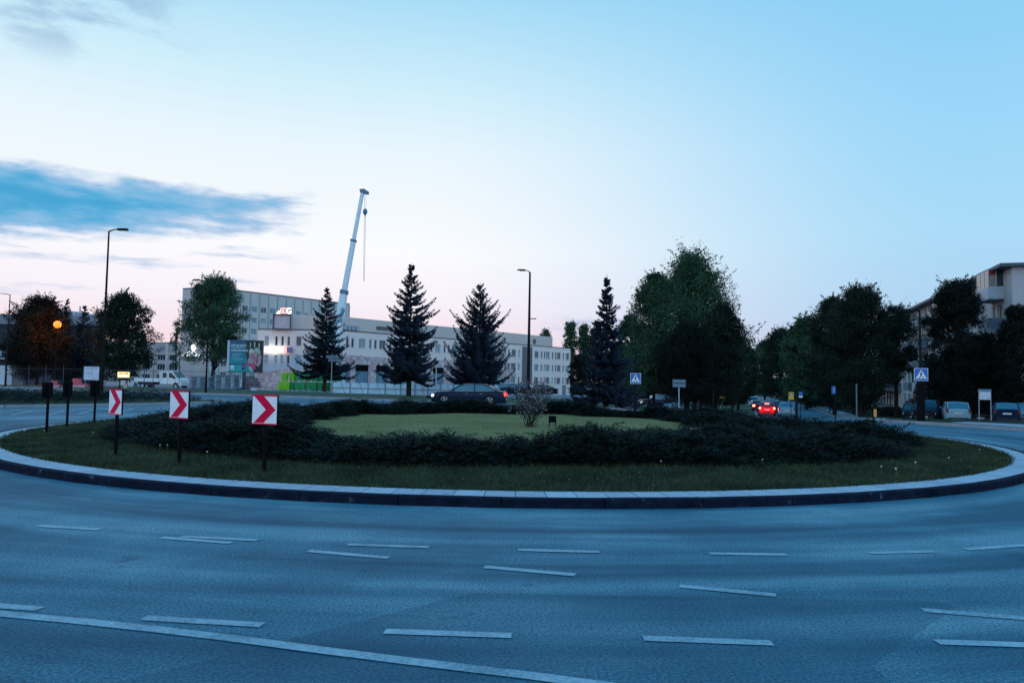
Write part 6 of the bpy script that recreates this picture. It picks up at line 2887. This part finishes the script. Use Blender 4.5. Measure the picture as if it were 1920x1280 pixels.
b.cyl((0, 0, .38), (0, 0, .42), .45, .45, 12)
b.build('rim', M_WHITE, t)


# ------------------------------------------------------------------ island centre: blossoming bush, box
def blossom_bush():
    g0 = gnd(995, 801, .22)
    t = thing('blossom_bush', 'tall loose bush with pink and white blossoms on the island lawn', 'bush', (g0.x, g0.y, .2))
    rng = np.random.default_rng(5)
    H = at(995, 716, g0.y).z - .2
    st = MB()
    tips = []
    for i in range(34):
        a = rng.uniform(0, 6.28)
        r1 = rng.uniform(.15, .62)
        h = H * rng.uniform(.45, 1.0)
        b0 = Vector((rng.normal(0, .10), rng.normal(0, .10), 0))
        m_ = Vector((math.cos(a) * r1 * .55, math.sin(a) * r1 * .55, h * .55))
        e_ = Vector((math.cos(a) * r1, math.sin(a) * r1, h))
        st.tube([b0, m_, e_], [.010, .007, .003], 4)
        for k in range(5):
            s = rng.uniform(.35, 1)
            p = b0.lerp(m_, s * 2) if s < .5 else m_.lerp(e_, s * 2 - 1)
            q = p + Vector((rng.normal(0, .12), rng.normal(0, .12), rng.uniform(.02, .2)))
            st.tube([p, q], [.005, .002], 3)
            tips.append(q)
        tips += [e_, m_.lerp(e_, .5), m_]
    st.build('stem', M_BARK, t)
    T = np.array([tuple(v) for v in tips])
    n = 2600
    C = T[rng.integers(0, len(T), n)] + rng.normal(0, .055, (n, 3))
    C[:, 2] = np.clip(C[:, 2], .03, None)
    D = rvec(rng, n) * rng.uniform(.018, .034, (n, 1))
    Wd = np.cross(D, rvec(rng, n)) * .7
    link('leaves', np_mesh('leaves', diamonds(C, D, Wd, rng), 4, leaf_mat('bush_leaves', (.020, .034, .034), (.10, .12, .12), 3.)), t)
    for nm, mm, k in (('white_blossoms', mat('blossom_white', (.55, .52, .58), .8), 230), ('pink_blossoms', mat('blossom_pink', (.50, .26, .34), .8), 170)):
        C = T[rng.integers(0, len(T), k)] + rng.normal(0, .05, (k, 3))
        if nm[0] == 'p':
            C[:, 2] = np.clip(C[:, 2] + .25, .5, H)
        V = []
        for c in C:
            r_ = rng.uniform(.012, .026)
            for j in range(5):
                d = rvec(rng, 1)[0]
                w = np.cross(d, rvec(rng, 1)[0])
                V.append(diamonds(np.array([c + d * r_ * .5]), np.array([d * r_]), np.array([w * r_ * .8]), rng))
        link(nm, np_mesh(nm, np.concatenate(V), 4, mm), t)


blossom_bush()
g_ = gnd(1036, 800, .22)
t = thing('floodlight_box', 'small black box on two short legs right of the blossoming bush', 'utility box', (g_.x, g_.y, .22))
b = MB()
b.bev(-.12, .11, -.06, .06, .14, .34, .01)
b.build('case', M_BLACK, t)
for sx in (-.10, .09):
    b = MB()
    b.box(sx - .016, sx + .016, -.015, .015, -.05, .139)
    b.build('leg', M_BLACK, t)

# dandelion clocks in the rim grass
proto = None
for i, (px, py, h) in enumerate(((1679.5, 893, .16), (1717, 880, .14), (1653, 886, .10), (1780, 868, .10), (1837, 850, .08), (300, 848, .08), (388, 861, .09), (174, 822, .08), (82, 814, .06), (473, 860, .07), (313, 848, .07), (1430, 876, .06), (1240, 880, .06))):
    g_ = gnd(px, py, .17)
    r_ = math.hypot(g_.x - CX, g_.y - CY)
    where = ['tallest one below the right end of the juniper', 'near the right tip of the juniper', 'short one left of the tallest', 'on the right part of the rim', 'at the far right rim', 'between the left and middle chevron posts',
             'right of the middle chevron post', 'left of the left chevron post', 'by the far left sign back', 'just left of the largest chevron post', 'second one between the chevron posts', 'before the right half of the juniper', 'before the middle of the juniper'][i]
    lab = 'white dandelion clock, ' + where
    if proto is None:
        proto = thing('dandelion', lab, 'dandelion', (g_.x, g_.y, island_z(r_)), 0, 'dandelion clocks in the rim grass')
        b = MB()
        b.tube([(0, 0, 0), (.01, 0, .08), (.005, .005, .16)], [.003, .003, .002], 4)
        b.build('stalk', M_BLADE2, proto)
        b = MB()
        b.sphere((.005, .005, .17), .018, 8, 6)
        b.build('seed_head', mat('seed_white', (.55, .60, .62), .9), proto)
    else:
        copy_tree(proto, (g_.x, g_.y, island_z(r_)), i * .7, lab, scale=(h / .16 * .5 + .5,) * 3)

# daisies sprinkled in the grass
rng = np.random.default_rng(9)
n = 150
th = np.concatenate([rng.uniform(np.pi, 2 * np.pi, 60), rng.normal(-1.42, .07, 26), rng.uniform(0, 2 * np.pi, n - 86)])
r = np.concatenate([np.sqrt(rng.uniform(10.6 ** 2, 12.7 ** 2, 60)), rng.uniform(11.4, 12.3, 26), np.sqrt(rng.uniform(0, 8.2 ** 2, n - 86))])
x, y = CX + r * np.cos(th), CY + r * np.sin(th)
z = np.array([island_z(k) for k in r]) + rng.uniform(.04, .07, n)
V = []
for i in range(n):
    for k in range(3):
        d = rvec(rng, 1)[0] * .007
        w = np.cross(d, rvec(rng, 1)[0])
        V.append(diamonds(np.array([[x[i], y[i], z[i]]]), np.array([d]), np.array([w]), rng))
link('daisies', np_mesh('daisies', np.concatenate(V), 4, mat('daisy_white', (.5, .52, .52), .9)), label='tiny white daisies sprinkled over the island grass', cat='daisies', kind='stuff')

# pale stick and scrap lying at the juniper edge
g_ = gnd(1568, 867, .15)
t = thing('fallen_branch', 'pale dry branch lying at the juniper edge on the right', 'branch', (g_.x, g_.y, .19), R(3))
b = MB()
b.tube([(-.36, 0, 0), (-.1, .02, .015), (.2, 0, .01), (.37, .01, 0)], [.010, .014, .013, .006], 6)
b.tube([(.05, .01, .012), (.18, .09, .03)], [.007, .003], 5)
b.build('stick', mat('dry_wood', (.26, .24, .24), .9), t)


# ------------------------------------------------------------------ dark undergrowth and hedges
def shrub(label, px, Y, topy, hw, seed, group, m=M_LEAFK, name='shrub'):
    base = foot(px, Y)
    H = at(px, topy, Y).z - base.z
    W = hw / F * Y
    rng = np.random.default_rng(seed)
    t = thing(name, label, 'shrub', base, 0, group)
    st = MB()
    for i in range(9):
        a = rng.uniform(0, 6.28)
        st.tube([(0, 0, -.05), (math.cos(a) * W * .3, math.sin(a) * .4, H * .4), (math.cos(a) * W * .7, math.sin(a) * .8, H * .75)], [.04, .03, .01], 4)
    st.build('stem', M_BARK, t)
    ls = max(.08, Y / 746 * 1.4)
    n = int(min(30000, 9 * W * 2 * H / (ls * ls)))
    o = rvec(rng, n) * rng.uniform(0, 1, (n, 1)) ** .4
    C = np.stack([o[:, 0] * W, o[:, 1] * min(W, 2.0), H * .5 + o[:, 2] * H * .5], 1)
    C[:, 2] += (vnoise(C[:, 0] + base.x, C[:, 1], .9, seed) - .5) * .5 * H * .5
    C[:, 2] = np.clip(C[:, 2], 0, H * 1.06)
    D = rvec(rng, n)
    W1 = np.cross(D, rvec(rng, n))
    sz = rng.uniform(.6, 1.2, (n, 1)) * ls
    link('foliage', np_mesh('foliage', diamonds(C, D * sz * .6, W1 * sz * .45, rng), 4, m), t)


G_H = 'dark shrubs below the street trees'
SH = [(1090, 122, 722, 26, 'behind the far parked row'), (1135, 126, 718, 34, 'above the far parked row'), (1185, 100, 716, 34, 'behind the left crossing sign'), (1232, 96, 712, 34, 'behind the small car with lit headlamp'),
      (1275, 90, 706, 38, 'behind the grey sign back'), (1325, 84, 706, 36, 'by the small yellow sign'), (1368, 112, 714, 26, 'at the end of the left kerb'), (1400, 215, 722, 22, 'closing the street end'), (1432, 215, 720, 24, 'closing the street end behind the red car'),
      (1470, 150, 716, 30, 'beyond the parked hatchback'), (1520, 110, 714, 36, 'right of the parking sign'), (1565, 95, 716, 32, 'behind the side-on blue sign'), (1612, 88, 722, 36, 'behind the pale short pole'),
      (1672, 80, 762, 34, 'low one under the shop window'), (1716, 84, 748, 20, 'behind the right crossing lamp'), (1756, 78, 690, 40, 'behind the estate roof'), (1808, 74, 690, 42, 'behind the estate tail'), (1862, 70, 690, 40, 'behind the notice board'),
      (1912, 66, 684, 40, 'at the right edge behind the pale car')]
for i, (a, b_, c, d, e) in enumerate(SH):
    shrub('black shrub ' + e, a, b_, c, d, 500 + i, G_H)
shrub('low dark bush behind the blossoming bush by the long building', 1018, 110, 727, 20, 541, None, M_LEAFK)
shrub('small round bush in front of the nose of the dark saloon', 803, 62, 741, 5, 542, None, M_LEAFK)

# single trees and trunks glimpsed on the left
leafy('bare thin young tree right of the second spruce by the long building', 928, 100, 672, 10, 551, M_LEAF, None, cb=.5, dens=.2)
